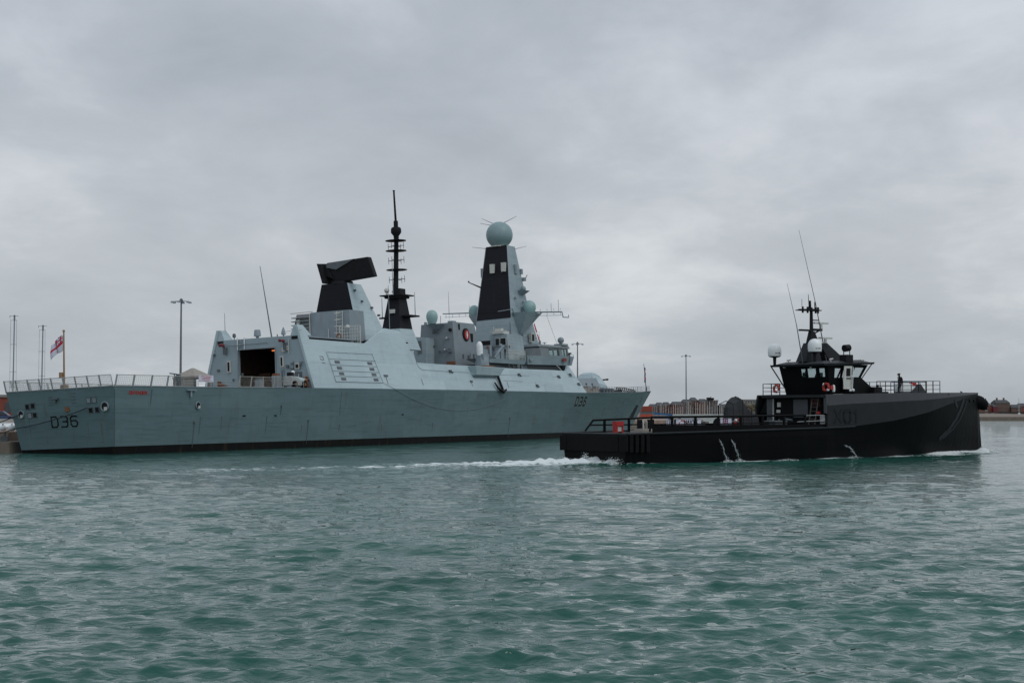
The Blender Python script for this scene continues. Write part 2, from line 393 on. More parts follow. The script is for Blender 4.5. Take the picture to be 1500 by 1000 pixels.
def hull_band(z0, z1, nz, name, mt, top=None):
    b = G(True); rows = []
    for sg in (1, -1):
        vs = []; 
        for q in QQ:
            for j in range(nz+1):
                zt = zdk(q) if top is None else top
                z = z0 + (zt - z0)*j/nz
                s_, t_ = hull_q(q, z); vs.append((s_, sg*t_, z))
        m_ = nz+1
        b.add(vs, [(i*m_+j, (i+1)*m_+j, (i+1)*m_+j+1, i*m_+j+1) for i in range(len(QQ)-1) for j in range(nz)])
    # transom
    vs = []
    for j in range(nz+1):
        zt = zdk(-1) if top is None else top
        z = z0 + (zt-z0)*j/nz; s_, t_ = hull_q(-1, z); vs += [(s_, -t_, z), (s_, t_, z)]
    b.add(vs, [(2*j, 2*j+1, 2*j+3, 2*j+2) for j in range(nz)])
    o = b.build(name, mt, war)
    for p in o.data.polygons: p.use_smooth = True
    try: o.data.set_sharp_from_angle(angle=radians(25))
    except Exception: pass
    return o
hull = hull_band(BOOTZ, None, 8, 'hull', HULL, None)
hull_band(-2.0, 0, 3, 'boot_topping', BOOT, BOOTZ)
# weather deck
b = G(True)
vs = []
for q in QQ:
    s_, t_ = hull_q(q, zdk(q)); vs += [(s_, -t_+.03, zdk(q)-.04), (s_, t_-.03, zdk(q)-.04)]
b.add(vs, [(2*i, 2*i+1, 2*i+3, 2*i+2) for i in range(len(QQ)-1)]); b.build('deck', DECKM, war)
for sg in (1, -1):   # thin deck-edge coaming
    b = G(True)
    pts = [(hull_q(q, zdk(q))[0], sg*hull_q(q, zdk(q))[1], zdk(q)+.02) for q in QQ if q < 31 or q > 108]
    for p, q in zip(pts[:-1], pts[1:]):
        if abs(q[0]-p[0]) < 20: b.tube(p, q, 0.05, n=5)
    if sg == 1: b.tube((-1, -6.75, 6.14), (-1, 6.75, 6.14), 0.05, n=5)
    b.build('deck_edge', GREY, war)

def tr(a, z, off=0.0):   # point on the transom plane
    return (-z/6.12*1.0 - off, a, z)
def sd_(a, z, off=0.0): p = side(a, z, off); return p
b = G(True); b.strokes(word('D36', -1.45, 2.58, 0.78, 0.98, 0.42), tr, 0.13, 0.02); b.build('pennant_number', BLACK, war)
b = G(True); b.strokes(word('D36', 102.9, 4.60, 1.2, 1.2, 0.75), sd_, 0.24, 0.02); b.build('pennant_number', BLACK, war)
b = G(True); b.strokes(word('D36', 102.72, 4.68, 1.15, 1.15, 0.75), sd_, 0.07, 0.008); b.build('pennant_number_shadow', OFFW, war)
b = G(True); b.strokes(word('DEFENDER', 1.1, 5.42, 0.24, 0.26, 0.075), sd_, 0.07, 0.015); b.build('ship_name', RED, war)

def fairlead(c, r, n_out, surf=None):
    b = G(True)
    if n_out == 's': b.torus(c, r*.86, r*0.14, 'x', 18)
    else: b.torus(c, r*.86, r*0.14, 'y', 18)
    o = b.build('fairlead', GREY, war, smooth=True)
    h = G(True)
    if n_out == 's': h.lathe((c[0]-.02, c[1], c[2]), [(r*.95, 0), (r*.95, .04)], 16, 'x')
    else: h.lathe((c[0], c[1]-.02, c[2]), [(r*.95, 0), (r*.95, .04)], 16, 'y')
    h.build('opening', BLACK, o)
    k = G(True)
    if n_out == 's': k.box(c[0]-.07, c[0]-.03, c[1]-r*.1, c[1]+r*.6, c[2]-r*.75, c[2]-r*.1)
    else: k.box(c[0]-r*.1, c[0]+r*.6, c[1]+.03, c[1]+.07, c[2]-r*.75, c[2]-r*.1)
    k.build('roller', OFFW, o)
p = tr(5.33, 4.3, .04); fairlead(p, 0.5, 's')
p = tr(-5.19, 3.96, .04); fairlead(p, 0.42, 's')
p = side(11.3, 4.36, .04); fairlead(p, 0.40, 't')
p = tr(0.7, 4.22, .05); b = G(True); b.box(p[0]-.03, p[0]+.05, .45, 0.95, 4.0, 4.45); b.build('fuel_hatch', BROWN, war)
for (t_, z_, open_) in ((3.44,4.95,0),(4.15,4.95,0),(3.57,4.0,1),(4.35,4.02,1),(-4.27,4.65,1),(-3.57,4.72,1),(-4.12,3.8,0),(-3.45,3.82,1)):
    b = G(True); q = tr(t_, z_, .02)
    b.strokes([[(t_-.25,z_-.25),(t_+.25,z_-.25),(t_+.25,z_+.25),(t_-.25,z_+.25),(t_-.25,z_-.25)]], tr, .07, .03)
    o = b.build('port_frame', DGREY, war)
    b = G(True); b.hexa([tr(t_-.22,z_-.22,.01), tr(t_+.22,z_-.22,.01), tr(t_+.22,z_+.22,.01), tr(t_-.22,z_+.22,.01)], [tr(t_-.22,z_-.22,.03), tr(t_+.22,z_-.22,.03), tr(t_+.22,z_+.22,.03), tr(t_-.22,z_+.22,.03)])
    b.build('port_cover', BLACK if open_ else GREY, o)
# stern fittings: draught marks, small lights
b = G(True)
for k in range(4):
    b.strokes([[(1.4, 4.8+.3*k), (1.9, 4.8+.3*k)]], tr, .06, .02); b.strokes([[(-1.0, 4.7+.25*k), (-1.5, 4.7+.25*k)]], tr, .05, .02)
b.build('step_rungs', DGREY, war)
b = G(True); q = tr(-.6, 5.35); b.box(q[0]-.25, q[0], -.9, -.2, 5.2, 5.35); b.box(q[0]-.2, q[0], -.7, -.45, 4.95, 5.2); b.build('stern_light', DGREY, war)
b = G(True); q = side(9.8, 5.85); b.box(9.3, 10.6, q[1], q[1]+.25, 5.80, 5.90); b.box(9.8, 10.0, q[1], q[1]+.15, 5.2, 5.80); b.build('side_bracket', GREY, war)
for s_ in (11.0, 30.7, 79.0):
    b = G(True); pts = [side(s_+.0, z, .06) for z in (2.7, 2.0, 1.3, .7, .1)]
    b.path(pts, .022); q = side(s_, 2.7); b.box(s_-.12, s_+.12, q[1], q[1]+.12, 2.62, 2.8); b.build('scupper_pipe', DGREY, war)
b = G(True)
for (s_, w_) in ((19, .25), (24.5, .2), (50, .2)):
    q = side(s_, 3.3, 0); b.box(s_-w_, s_+w_, q[1]-.02, q[1]+.04, 3.22, 3.36)
b.build('overboard_discharge', BLACK, war)
# rust and wash streaks
STN = mat('rust_wash', (.135,.15,.125), .7, .25, 3); STN2 = mat('dark_wash', (.085,.12,.13), .7, .2, 2)
for (t_, z0, z1, w_, m_) in ((2.95,2.9,.75,.10,STN),(4.6,2.9,.9,.22,STN),(5.2,3.7,2.4,.10,STN),(-2.3,1.9,.9,.12,STN),(1.1,2.2,1.0,.08,STN),(-4.3,3.4,1.6,.07,STN2),(.7,3.9,2.9,.06,STN)):
    b = G(True); b.hexa([tr(t_-w_/2,z0,.004), tr(t_+w_/2,z0,.004), tr(t_+w_*.2,z1,.004), tr(t_-w_*.2,z1,.004)],[tr(t_-w_/2,z0,.008), tr(t_+w_/2,z0,.008), tr(t_+w_*.2,z1,.008), tr(t_-w_*.2,z1,.008)]); b.build('rust_streak', m_, war)
random.seed(5)
for k in range(26):
    s_ = random.uniform(3, 138); z0 = random.choice((5.9, 4.4, 3.2, 2.2)); z1 = max(.7, z0-random.uniform(.7, 2.0)); w_ = random.uniform(.05, .16)
    b = G(True); n_ = 4
    for i in range(n_):
        a0 = z0+(z1-z0)*i/n_; a1 = z0+(z1-z0)*(i+1)/n_; w0 = w_*(1-i/n_*.7); w1 = w_*(1-(i+1)/n_*.7)
        b.hexa([side(s_-w0,a0,.004),side(s_+w0,a0,.004),side(s_+w1,a1,.004),side(s_-w1,a1,.004)],[side(s_-w0,a0,.009),side(s_+w0,a0,.009),side(s_+w1,a1,.009),side(s_-w1,a1,.009)])
    b.build('rust_streak', STN if k % 3 == 0 else STN2, war)
# vertical fold at the quarter
b = G(True); b.path([side(-z/6.12+.05, z, .02) for z in (5.9, 4, 2.5, .6)], .035); b.build('quarter_seam', DGREY, war)

# ---- flank superstructure (slopes inwards from the deck edge), both sides
ZT = [(31.2,6.3),(31.21,13.6),(32.3,13.55),(32.85,11.97),(44.1,11.87),(45.7,12.5),(49.3,13.95),(52.6,13.75),(54.45,9.8),(60,9.74),(67.6,9.72),(84,9.66),(95.7,9.8),(100.9,9.8),(102.4,10.75),(107.3,6.55)]
def bdk(s): return hull_q(s, zdk(s))[1]
def fk(s, z, off=0.0):
    return (s, bdk(s) - .29*(z-6.35) + off, z)
ss = sorted(set([31.21]+[x for x, _ in ZT[1:]] + list(np.linspace(31.21, 107.3, 60))))
fl_obj = []
for sg in (1, -1):
    b = G(True); vs = []; fs = []
    for x in ss:
        z0 = zdk(x)+.005; z1 = max(float(np.interp(x, [p[0] for p in ZT], [p[1] for p in ZT])), z0+.02)
        for (z, o) in ((z0, 0), (z0+(z1-z0)*.5, 0), (z1, 0), (z1, -.3), (z0, -.3)):
            p = fk(x, z, o); vs.append((p[0], sg*p[1], p[2]))
    for i in range(len(ss)-1):
        for j in range(5):
            fs.append((i*5+j, (i+1)*5+j, (i+1)*5+(j+1) % 5, i*5+(j+1) % 5))
    fs += [(0,1,2,3,4), tuple((len(ss)-1)*5+k for k in range(5))]
    b.add(vs, fs); b.build('superstructure_flank', FLANK, war)
b = G(True)   # decks closing the flanks
def deckplate(s0, s1, z, n=8, ins=.2):
    vs = []
    for i in range(n+1):
        x = s0+(s1-s0)*i/n; t_ = fk(x, z)[1]-ins; vs += [(x, -t_, z), (x, t_, z), (x, -t_, z-.15), (x, t_, z-.15)]
    fs = []
    for i in range(n):
        a = 4*i; c = 4*(i+1); fs += [(a, a+1, c+1, c), (a+2, a+3, c+3, c+2)]
    fs += [(0,1,3,2), (4*n, 4*n+1, 4*n+3, 4*n+2)]
    b.add(vs, fs)
deckplate(54.4, 103.4, 8.9); deckplate(31.5, 45.6, 11.8); deckplate(45.6, 54.2, 12.4)
b.build('upper_deck', DECKM, war)
b = G(True); t0 = fk(54.4, 9)[1]; b.hexa([(53.2,-6,13.6),(53.2,6,13.6),(54.3,t0-.2,9.0),(54.3,-t0+.2,9.0)], [(52.9,-6,13.6),(52.9,6,13.6),(54.0,t0-.2,9.0),(54.0,-t0+.2,9.0)]); b.build('bulkhead', FLANK, war)
b = G(True); a0 = fk(107.2, 6.6)[1]; a1 = fk(102.4, 10.7)[1]
b.hexa([(107.25,-a0,6.5),(107.25,a0,6.5),(102.5,a1,10.7),(102.5,-a1,10.7)], [(106.9,-a0,6.5),(106.9,a0,6.5),(102.2,a1,10.7),(102.2,-a1,10.7)]); b.build('bulkhead', FLANK, war)

# flank details
def fbox(name, s0, s1, z0, z1, out, m_, ins=0.0, parent=None):
    b = G(True)
    b.hexa([fk(s0,z0,ins), fk(s1,z0,ins), fk(s1,z1,ins), fk(s0,z1,ins)], [fk(s0,z0,out), fk(s1,z0,out), fk(s1,z1,out), fk(s0,z1,out)])
    return b.build(name, m_, parent or war)
door = fbox('boat_bay_shutter', 35.7, 45.0, 7.12, 10.5, .03, FLANK)
b = G(True)
for (a, z0, c, z1) in ((35.7,10.55,44.8,10.55),(35.6,9.75,45.0,9.75),(35.7,9.05,45.1,9.05),(35.7,8.35,45.1,8.35),(35.7,7.75,45.1,7.75),(35.7,7.1,45.4,7.1)):
    b.strokes([[(a,z0),(c,z1)]], lambda x, z, o=0: fk(x, z, o+.03), .035, .02)
b.strokes([[(35.4,10.6),(35.7,7.1)],[(44.7,10.6),(45.4,7.1)]], lambda x, z, o=0: fk(x, z, o+.03), .03, .02)
b.build('shutter_slat_seams', DGREY, door)
for i, z in enumerate((9.42, 8.72, 8.06, 7.44)):
    for s0 in (36.55+i*.12, 43.2+i*.12):
        fbox('grille', s0, s0+.95, z-.16, z+.17, .06, DGREY, .03, door)
b = G(True)
b.strokes([[(33.9,10.0),(34.5,10.0),(34.5,9.6)],[(34.1,9.3),(34.6,9.25)],[(33.9,9.7),(34.3,9.6)]], fk, .05, .03); b.build('flank_fittings', DGREY, war)
fbox('vent', 46.0, 46.8, 7.9, 8.1, .12, DGREY)
fbox('vent', 67.1, 67.7, 7.5, 7.75, .12, DGREY)
b = G(True)
b.strokes([[(54.4,9.8),(54.6,9.3),(55.3,8.9),(60,8.85),(67.5,8.8)],[(76.2,8.7),(84,8.72),(97.0,8.8)],[(77,7.9),(83,7.85)],[(100.9,9.6),(101.3,8.9),(103.6,8.9)]], fk, .05, .025)
b.build('knuckle_bead', GREY, war)
for s_, z_ in ((82.2, 8.85), (96.6, 8.9), (87.3, 7.35), (62.3, 8.9), (101.7, 9.3), (104.2, 7.9)):
    q = fk(s_, z_, 0); b = G(True); b.box(s_-.22, s_+.22, q[1], q[1]+.28, z_-.13, z_+.13); b.tube((s_+.2, q[1]+.1, z_), (s_+.7, q[1]+.15, z_-.22), .09); b.build('deck_fitting', DGREY, war)
for s_ in (54.5, 77.9, 46.4, 67.4, 87.4):
    b = G(True); b.strokes([[(s_, 7.7), (s_+.05, 7.0)]], fk, .12, .006); b.build('rust_streak', BROWN if s_ in (46.4, 67.4) else DGREY, war)
# boat sponson
b = G(True)
b.hexa([(67.9,7.2,8.35),(75.2,7.2,8.45),(75.2,8.75,8.5),(68.3,8.75,8.45)], [(67.6,7.0,9.68),(76.2,7.0,9.6),(76.2,9.05,9.58),(67.8,9.05,9.66)])
b.build('boat_sponson', FLANK, war, bevel=.06)
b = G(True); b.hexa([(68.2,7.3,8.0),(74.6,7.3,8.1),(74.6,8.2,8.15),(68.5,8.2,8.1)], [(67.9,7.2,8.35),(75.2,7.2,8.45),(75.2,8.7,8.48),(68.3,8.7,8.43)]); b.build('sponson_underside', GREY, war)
# black stowed fender arm hanging against the side, shaped like an anchor
hk = DS.thing('anchor', 'black anchor hanging flat against the pale side below the boat sponson', 'anchor', (0, 0, 0))
def A_(s, z): p = fk(s, z, .32); return p
b = G(True); b.tube(A_(75.0,8.6), A_(75.3,6.5), .17, .20, 8); b.build('shank', BLACK, hk)
b = G(True); b.tube(A_(73.5,7.55), A_(74.1,6.75), .09, .16, 8); b.tube(A_(74.1,6.75), A_(75.3,6.25), .16, .22, 8); b.tube(A_(75.3,6.25), A_(76.4,6.6), .22, .12, 8); b.build('flukes', BLACK, hk)
b = G(True); b.torus((75.0, A_(75,8.7)[1], 8.62), .16, .05, 'y', 12, 6); b.build('shackle', BLACK, hk)
# rope festooned along the side
rp = G(True); pts = []
for i in range(33):
    k = i/32; s_ = 45.4 + (77-45.4)*k; z = 7.1 + (5.35-7.1)*k - 2.55*4*k*(1-k)*.92
    zz_ = z; zd_ = zdk(s_)
    p = fk(s_, zz_, .08) if zz_ > zd_ else side(s_, zz_, .08)
    pts.append(p)
rp.path(pts, .020, 6); o = rp.build('rope', ROPE); o.location = DS.o; o.rotation_euler = DS.rot
tag(o, 'pale rope sagging in a long curve across the grey hull side amidships', 'rope')

# ---- hangar: aft wall with doorway, roof, ears, dark inside
b = G(True)
zb = zdk(31.3)-.02
def hs(a, z): return (31.35, a, z)
xs = 31.35
def lim(z): return fk(31.3, z)[1]-.02
# wall as trapezoid pieces around the door (t -2.65..2.45, z..11.15)
D0, D1, DZ = -2.65, 2.45, 11.15
def quad(a, c): b.slab([(xs, *p) for p in a], (.3, 0, 0))
b.slab([(xs, -lim(zb), zb), (xs, D0, zb), (xs, D0, DZ), (xs, -lim(DZ), DZ)], (.3,0,0))
b.slab([(xs, D1, zb), (xs, lim(zb), zb), (xs, lim(DZ), DZ), (xs, D1, DZ)], (.3,0,0))
b.slab([(xs, -lim(DZ), DZ), (xs, lim(DZ), DZ), (xs, lim(12.4), 12.4), (xs, -lim(12.4), 12.4)], (.3,0,0))
b.build('hangar_bulkhead', mat('bulkhead_grey_paint', (0.30, 0.385, 0.42), .55, .07, .6, stain=(.2,.18,.15), stain_amt=.3, stain_scale=2.2), war)
for sg in (1, -1):
    b = G(True)
    b.hexa([(31.35, sg*4.6, 12.4), (31.35, sg*lim(12.4), 12.4), (33.6, sg*lim(12.4), 12.4), (33.6, sg*4.9, 12.4)],
           [(31.35, sg*5.05, 13.58), (31.35, sg*lim(13.58), 13.58), (32.4, sg*lim(13.58), 13.58), (32.4, sg*5.05, 13.58)])
    b.build('hangar_roof_corner', FLANK, war)
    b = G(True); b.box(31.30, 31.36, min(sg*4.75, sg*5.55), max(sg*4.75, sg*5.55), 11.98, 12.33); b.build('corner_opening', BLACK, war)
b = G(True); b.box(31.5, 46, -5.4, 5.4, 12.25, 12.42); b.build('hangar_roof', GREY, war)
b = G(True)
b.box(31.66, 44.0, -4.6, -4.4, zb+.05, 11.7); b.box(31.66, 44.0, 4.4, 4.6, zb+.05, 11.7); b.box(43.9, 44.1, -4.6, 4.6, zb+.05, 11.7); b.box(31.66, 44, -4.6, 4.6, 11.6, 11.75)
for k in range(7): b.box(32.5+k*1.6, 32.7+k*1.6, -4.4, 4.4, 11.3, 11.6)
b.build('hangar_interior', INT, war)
b = G(True); b.box(31.25, 31.36, D0-.12, D0, zb, DZ+.1); b.box(31.25, 31.36, D1, D1+.12, zb, DZ+.1); b.box(31.25, 31.36, D0, D1, DZ, DZ+.12); b.build('door_frame', GREY, war)
b = G(True); b.box(33, 33.3, -2.5, 2.6, 7.5, 7.7); b.box(36, 36.6, -3.2, -1.6, 6.4, 8.6); b.box(38, 39, .6, 1.4, 6.4, 8.9); b.box(35, 35.3, 1.5, 2.2, 6.4, 9.6); b.build('hangar_racks', mat('rack_brown', (.11,.06,.04), .8, .3, 3), war)
b = G(True); b.box(31.9, 32.2, 1.6, 2.3, 10.82, 10.96); b.build('hangar_lamp', LAMP, war)
hd = G(True); hd.box(36, 42, -1.0, 1.0, 7.2, 9.0); hd.build('stowed_crate', mat('dark_blue_grey', (.04,.05,.07), .6), war, bevel=.4)
for tt in (-1.72, -2.68):
    b = G(True); b.box(31.2, 31.28, tt-.05, tt+.05, 11.2, 12.55); b.tube((31.2, tt, 12.5), (31.6, tt, 12.6), .05); b.build('roof_ladder_rail', WHITE, war)
b = G(True)
for z in (11.45, 11.75, 12.05, 12.3): b.box(31.21, 31.27, -2.68, -1.72, z-.02, z+.02)
b.build('ladder_rung', GREY, war)
b = G(True); b.tube((31.15, -3.4, 11.72), (31.15, 1.6, 11.82), .045); b.tube((31.15, -5.0, 12.0), (31.15, -3.4, 11.72), .03); b.build('wall_pipe', GREY, war)
def gear(name, items, m_, smooth=False):
    b = G(True)
    for it in items: getattr(b, it[0])(*it[1:])
    return b.build(name, m_, war, smooth=smooth)
def floodlight(t_, z_):
    o = gear('floodlight', [('tube', (31.3,t_,z_), (30.7,t_,z_+.15), .07), ('box', 30.9, 31.35, t_+.1, t_+.4, z_-.9, z_-.1)], DGREY)
    b = G(True); b.lathe((30.5, t_-.15, z_+.18), [(.1,0),(.19,.1),(.19,.25)], 12, 'x'); b.lathe((30.5, t_+.30, z_+.1), [(.1,0),(.19,.1),(.19,.25)], 12, 'x'); b.build('lamp_head', MAROON, o, smooth=True)
floodlight(-4.6, 11.65); floodlight(3.75, 11.7)
gear('control_cabinet', [('box', 31.1,31.35, 3.5,3.95, 10.6,11.15), ('box', 31.15,31.35, 3.9,4.25, 10.75,11.35), ('tube',(31.2,4.4,12.1),(31.2,4.4,10.4),.04)], OFFW)
for (t0,t1,z0,z1,m_) in ((-4.25,-3.75,8.65,10.0,OFFW),(3.15,3.6,8.9,10.15,OFFW),(3.25,3.62,7.3,8.7,GREY),(5.15,5.75,8.55,9.25,OFFW)):
    o = gear('panel_box', [('box', 31.2,31.36,t0,t1,z0,z1)], m_)
    b = G(True); b.box(31.17, 31.21, t0+.12, t1-.12, z0+.15, z1-.15); b.build('panel_opening', BLACK if m_ is OFFW else DGREY, o)
gear('cable_bracket', [('box', 31.1,31.36,4.55,5.0,8.6,8.7), ('box',31.1,31.36,4.6,4.95,9.2,9.28), ('box',31.1,31.36,4.0,4.3,8.75,9.1), ('tube',(31.2,4.98,8.6),(31.2,4.98,9.5),.04), ('tube',(31.2,5.9,8.5),(31.2,5.9,9.4),.05),('tube',(31.2,6.0,8.9),(31.2,6.2,9.4),.05)], DGREY)
o = gear('side_door', [('box', 31.22,31.36,5.1,6.0,6.5,8.25)], DGREY); b = G(True); b.box(31.18,31.24,5.6,5.68,6.7,8.0); b.build('door_stiffener', OFFW, o)
gear('hatch_light', [('box',31.1,31.36,-6.1,-5.9,10.7,10.9), ('box',31.1,31.36,-5.6,-5.35,8.85,9.1), ('box',31.1,31.36,-4.95,-4.75,12.0,12.1),('box',31.2,31.36,-2.2,-2.0,8.2,8.5),('box',31.2,31.36,-3.5,-3.3,7.6,7.9)], DGREY)
gear('deck_hose_rack', [('box',30.9,31.3,-5.4,-5.2,6.4,7.7),('box',30.8,31.3,-4.8,-4.5,6.4,7.3),('tube',(30.9,-5.2,7.3),(30.9,-4.2,7.0),.08),('box',30.6,31.2,-5.5,-3.6,6.5,6.8)], BROWN)
# roof fittings
gear('roof_antenna_base', [('lathe',(34,-5.15,12.4),[(.05,0),(.05,.45),(.2,.5),(.2,.85),(.12,.95)],12)], DGREY, True)
gear('roof_antenna_base', [('lathe',(34,-1.84,12.4),[(.18,0),(.18,.4),(.42,.45),(.36,1.1),(.28,1.2)],12)], GREY, True)
gear('roof_antenna_base', [('lathe',(34,1.82,12.4),[(.08,0),(.08,.35),(.28,.4),(.22,.8),(.05,1.25)],12)], GREY, True)
gear('roof_antenna_base', [('lathe',(34,.95,12.4),[(.06,0),(.06,.5)],8)], DGREY)
gear('whip_antenna', [('tube',(32.6,-5.4,13.5),(32.6,-5.4,15.7),.035,.02), ('lathe',(32.6,-5.4,13.5),[(.22,0),(.1,.15)],10)], DGREY)
gear('whip_antenna', [('tube',(34,.2,12.4),(34,-1.2,21.0),.085,.03)], DGREY)
gear('roof_fender_bars', [('tube',(31.4,4.0,12.9),(31.4,6.2,13.0),.03),('box',31.4,31.7,4.6,5.2,12.45,12.6)], OFFW)

# ---- long range radar block
gear('uptake_house', [('hexa', [(45,-1.9,12.4),(45,3.95,12.4),(48.5,3.95,12.4),(48.5,-1.9,12.4)], [(45.2,-1.85,16.2),(45.2,3.75,16.2),(48.5,3.75,16.2),(48.5,-1.85,16.2)])], GREY)
gear('uptake_house_wing', [('hexa', [(44.6,-4.5,12.4),(44.6,-1.92,12.4),(48.5,-1.92,12.4),(48.5,-4.5,12.4)], [(45.2,-3.9,16.1),(45.2,-1.92,16.1),(48.5,-1.92,16.1),(48.5,-3.9,16.1)])], mat('louvre_brown_grey', (.22,.23,.235), .7, .25, 6.0, stretch=(1,1,4)))
b = G(True)
for k in range(7): b.box(44.55, 45.1, -4.4+k*.02, -1.9, 12.9+k*.45, 13.0+k*.45)
b.build('louvre', GREY, war)
b = G(True); b.hexa([(47.7,-3.4,12.4),(47.7,3.4,12.4),(55.2,3.4,12.4),(55.2,-3.4,12.4)], [(47.95,-2.72,16.02),(47.95,2.62,16.02),(53.3,2.62,16.02),(53.3,-2.72,16.02)]); b.build('radar_tower_base', FLANK, war)
b = G(True); b.hexa([(47.95,-2.70,16.02),(47.95,2.60,16.02),(53.3,2.60,16.02),(53.3,-2.70,16.02)], [(47.95,-1.8,19.82),(47.95,1.85,19.82),(51.2,1.85,19.82),(51.2,-1.8,19.82)]); b.build('radar_tower', FLANK, war)
b = G(True); b.hexa([(47.88,-2.9,15.9),(47.88,2.66,15.98),(47.88,1.85,19.86),(47.88,-1.85,19.86)], [(47.95,-2.9,15.9),(47.95,2.66,15.98),(47.95,1.85,19.86),(47.95,-1.85,19.86)]); b.build('black_exhaust_panel', BLACKP, war)
b = G(True)
for (s_, z_, t_) in ((49.1, 18.8, 2.15), (50.3, 17.5, 2.4), (52.3, 16.8, 2.6), (53.6, 15.9, 2.8)): b.box(s_, s_+.25, t_-.2, t_+.12, z_, z_+.25)
b.build('tower_fitting', DGREY, war)
ld = G(True)
for tt in (2.1, 2.95): ld.tube((44.75, tt, 12.3), (44.95, tt, 16.1), .045)
for k in range(9): ld.tube((44.8, 2.1, 12.6+k*.42), (44.8, 2.95, 12.6+k*.42), .03)
for k in range(4): ld.torus((44.45, 2.5, 13.4+k*.8), .42, .03, 'z', 12, 5)
ld.build('ladder', OFFW, war)
gear('pipe_run', [('tube',(44.9,-1.8,12.3),(44.9,-1.8,16.1),.06),('tube',(44.9,.9,12.3),(44.9,.9,14),.05),('box',44.7,45,-3.6,-3.2,14.4,15.4),('tube',(44.5,-4.3,16.2),(44.4,-1.0,16.25),.05)], OFFW)
gear('safety_cage', [('box',44.0,44.1,3.0,3.1,11.9,14.2),('box',44.0,44.1,5.9,6.0,11.9,14.1)]+[('tube',(44.05,3.0,12.1+.4*k),(44.05,5.95,12.05+.4*k),.035) for k in range(6)]+[('tube',(44.05,3.0+.37*k,11.9),(44.05,3.0+.37*k,14.1),.03) for k in range(8)], OFFW)
gear('deck_locker', [('box',43.5,44.6,3.2,4.1,11.9,12.6),('box',43.2,43.9,4.3,5.1,11.9,12.4),('lathe',(43.9,4.3,13.9),[(.3,0),(.3,.2),(.1,.35)],12)], OFFW)
gear('fire_hose', [('torus',(43.6,3.2,12.9),.3,.09,'x',14,6)], BROWN, True)
rad = gear('radar_pedestal', [('lathe',(49.3,.2,19.8),[(1.5,0),(1.4,.35),(1.0,.4)],20)], BLACK, True)
b = G(True)
b.hexa([(48.3,-.2,19.98),(48.3,5.6,20.35),(49.3,5.5,20.4),(49.3,-.2,20.0)], [(48.15,-1.25,22.55),(48.1,4.85,22.82),(49.0,4.85,22.85),(49.0,-1.25,22.58)])
b.build('radar_antenna', BLACK, war, bevel=.12)
b = G(True); b.hexa([(48.04,-1.2,21.95),(47.98,.25,21.6),(48.02,2.9,22.72),(48.06,-1.1,22.5)], [(48.16,-1.2,21.95),(48.16,.25,21.6),(48.14,2.9,22.72),(48.18,-1.1,22.5)]); b.build('antenna_top_facet', DGREY, war)
b = G(True); b.hexa([(47.6,-1.6,19.95),(47.6,-1.2,19.95),(49.9,-.9,19.95),(49.9,-1.3,19.95)], [(47.6,-2.35,22.5),(47.6,-1.7,22.4),(49.9,-1.3,22.6),(49.9,-1.9,22.6)]); b.build('antenna_end_plate', BLACK, war, bevel=.05)
b = G(True); b.hexa([(48.1,-1.5,21.0),(48.1,-.1,20.4),(49.8,-.1,20.4),(49.8,-1.5,21.0)], [(48.1,-2.2,22.45),(48.1,-1.1,22.15),(49.8,-1.1,22.3),(49.8,-2.2,22.5)]); b.build('antenna_back_plate', BLACK, war)

# ---- aft pole mast
b = G(True); b.hexa([(60.0,-1.3,12),(60.0,2.4,12),(64.6,2.5,12),(64.6,-1.3,12)], [(60.6,-.95,14.75),(60.6,1.75,14.75),(63.6,1.95,14.75),(63.6,-.95,14.75)]); b.build('pole_mast_base', FLANK, war)
gear('mast_base_house', [('hexa',[(57.5,-3.2,8.9),(57.5,2.9,8.9),(63.3,2.9,8.9),(63.3,-3.2,8.9)],[(58.8,-2.3,13),(58.8,2.1,13),(62.6,2.1,13),(62.6,-2.3,13)])], FLANK)
b = G(True); b.hexa([(60.62,-.98,14.76),(60.62,1.7,14.76),(63.7,1.85,14.76),(63.7,-.9,14.76)], [(61.6,-.42,19.2),(61.6,1.2,19.2),(63.2,1.3,19.2),(63.2,-.42,19.2)]); b.build('pole_mast_tower', BLACKP, war)
b = G(True); b.box(61.7,63.2,.25,1.25,19.2,20.15); b.build('mast_head_house', BLACK, war)
gear('mast_platform', [('box',60.6,64.0,-1.2,2.1,19.15,19.3),('box',61,63.6,-.7,1.6,18.85,19.15)], BLACK)
gear('mast_platform', [('box',60.8,61.3,-1.5,-.3,16.2,16.4),('box',61.6,63.9,1.5,2.9,16.35,16.55),('tube',(61.4,.7,15.9),(62.5,2.7,16.4),.1)], BLACK)
for (t_,s_,z0,z1) in ((-1.1,61,16.3,19.0),(2.75,63,16.5,19.6),(.85,59.5,12.5,20.4),(.95,60.5,19.2,23.5)):
    gear('whip_antenna', [('tube',(s_,t_,z0),(s_,t_,z1),.06,.03)], GREY)
for (t_,z_) in ((.15,16.75),(.75,17.1),(.95,16.2),(-.4,16.9),(-.2,17.1),(.95,16.8),(.5,19.6),(.1,19.75),(.85,20.0)):
    gear('navigation_light', [('box',60.9+(z_-14.7)*.18,61.15+(z_-14.7)*.18,t_-.12,t_+.14,z_-.12,z_+.14)], OFFW)
gear('navigation_light_box', [('box',60.8,61.2,.05,.8,16.85,17.35)], OFFW)
b = G(True); b.sphere((61.4,-.55,19.95),.34,14,8); b.tube((61.4,-.55,19.3),(61.4,-.55,19.8),.14); b.build('small_radome', OFFW, war, smooth=True)
gear('mast_pole', [('tube',(62.6,.1,19.2),(63.2,.12,26.9),.36,.30,12)], BLACK, True)
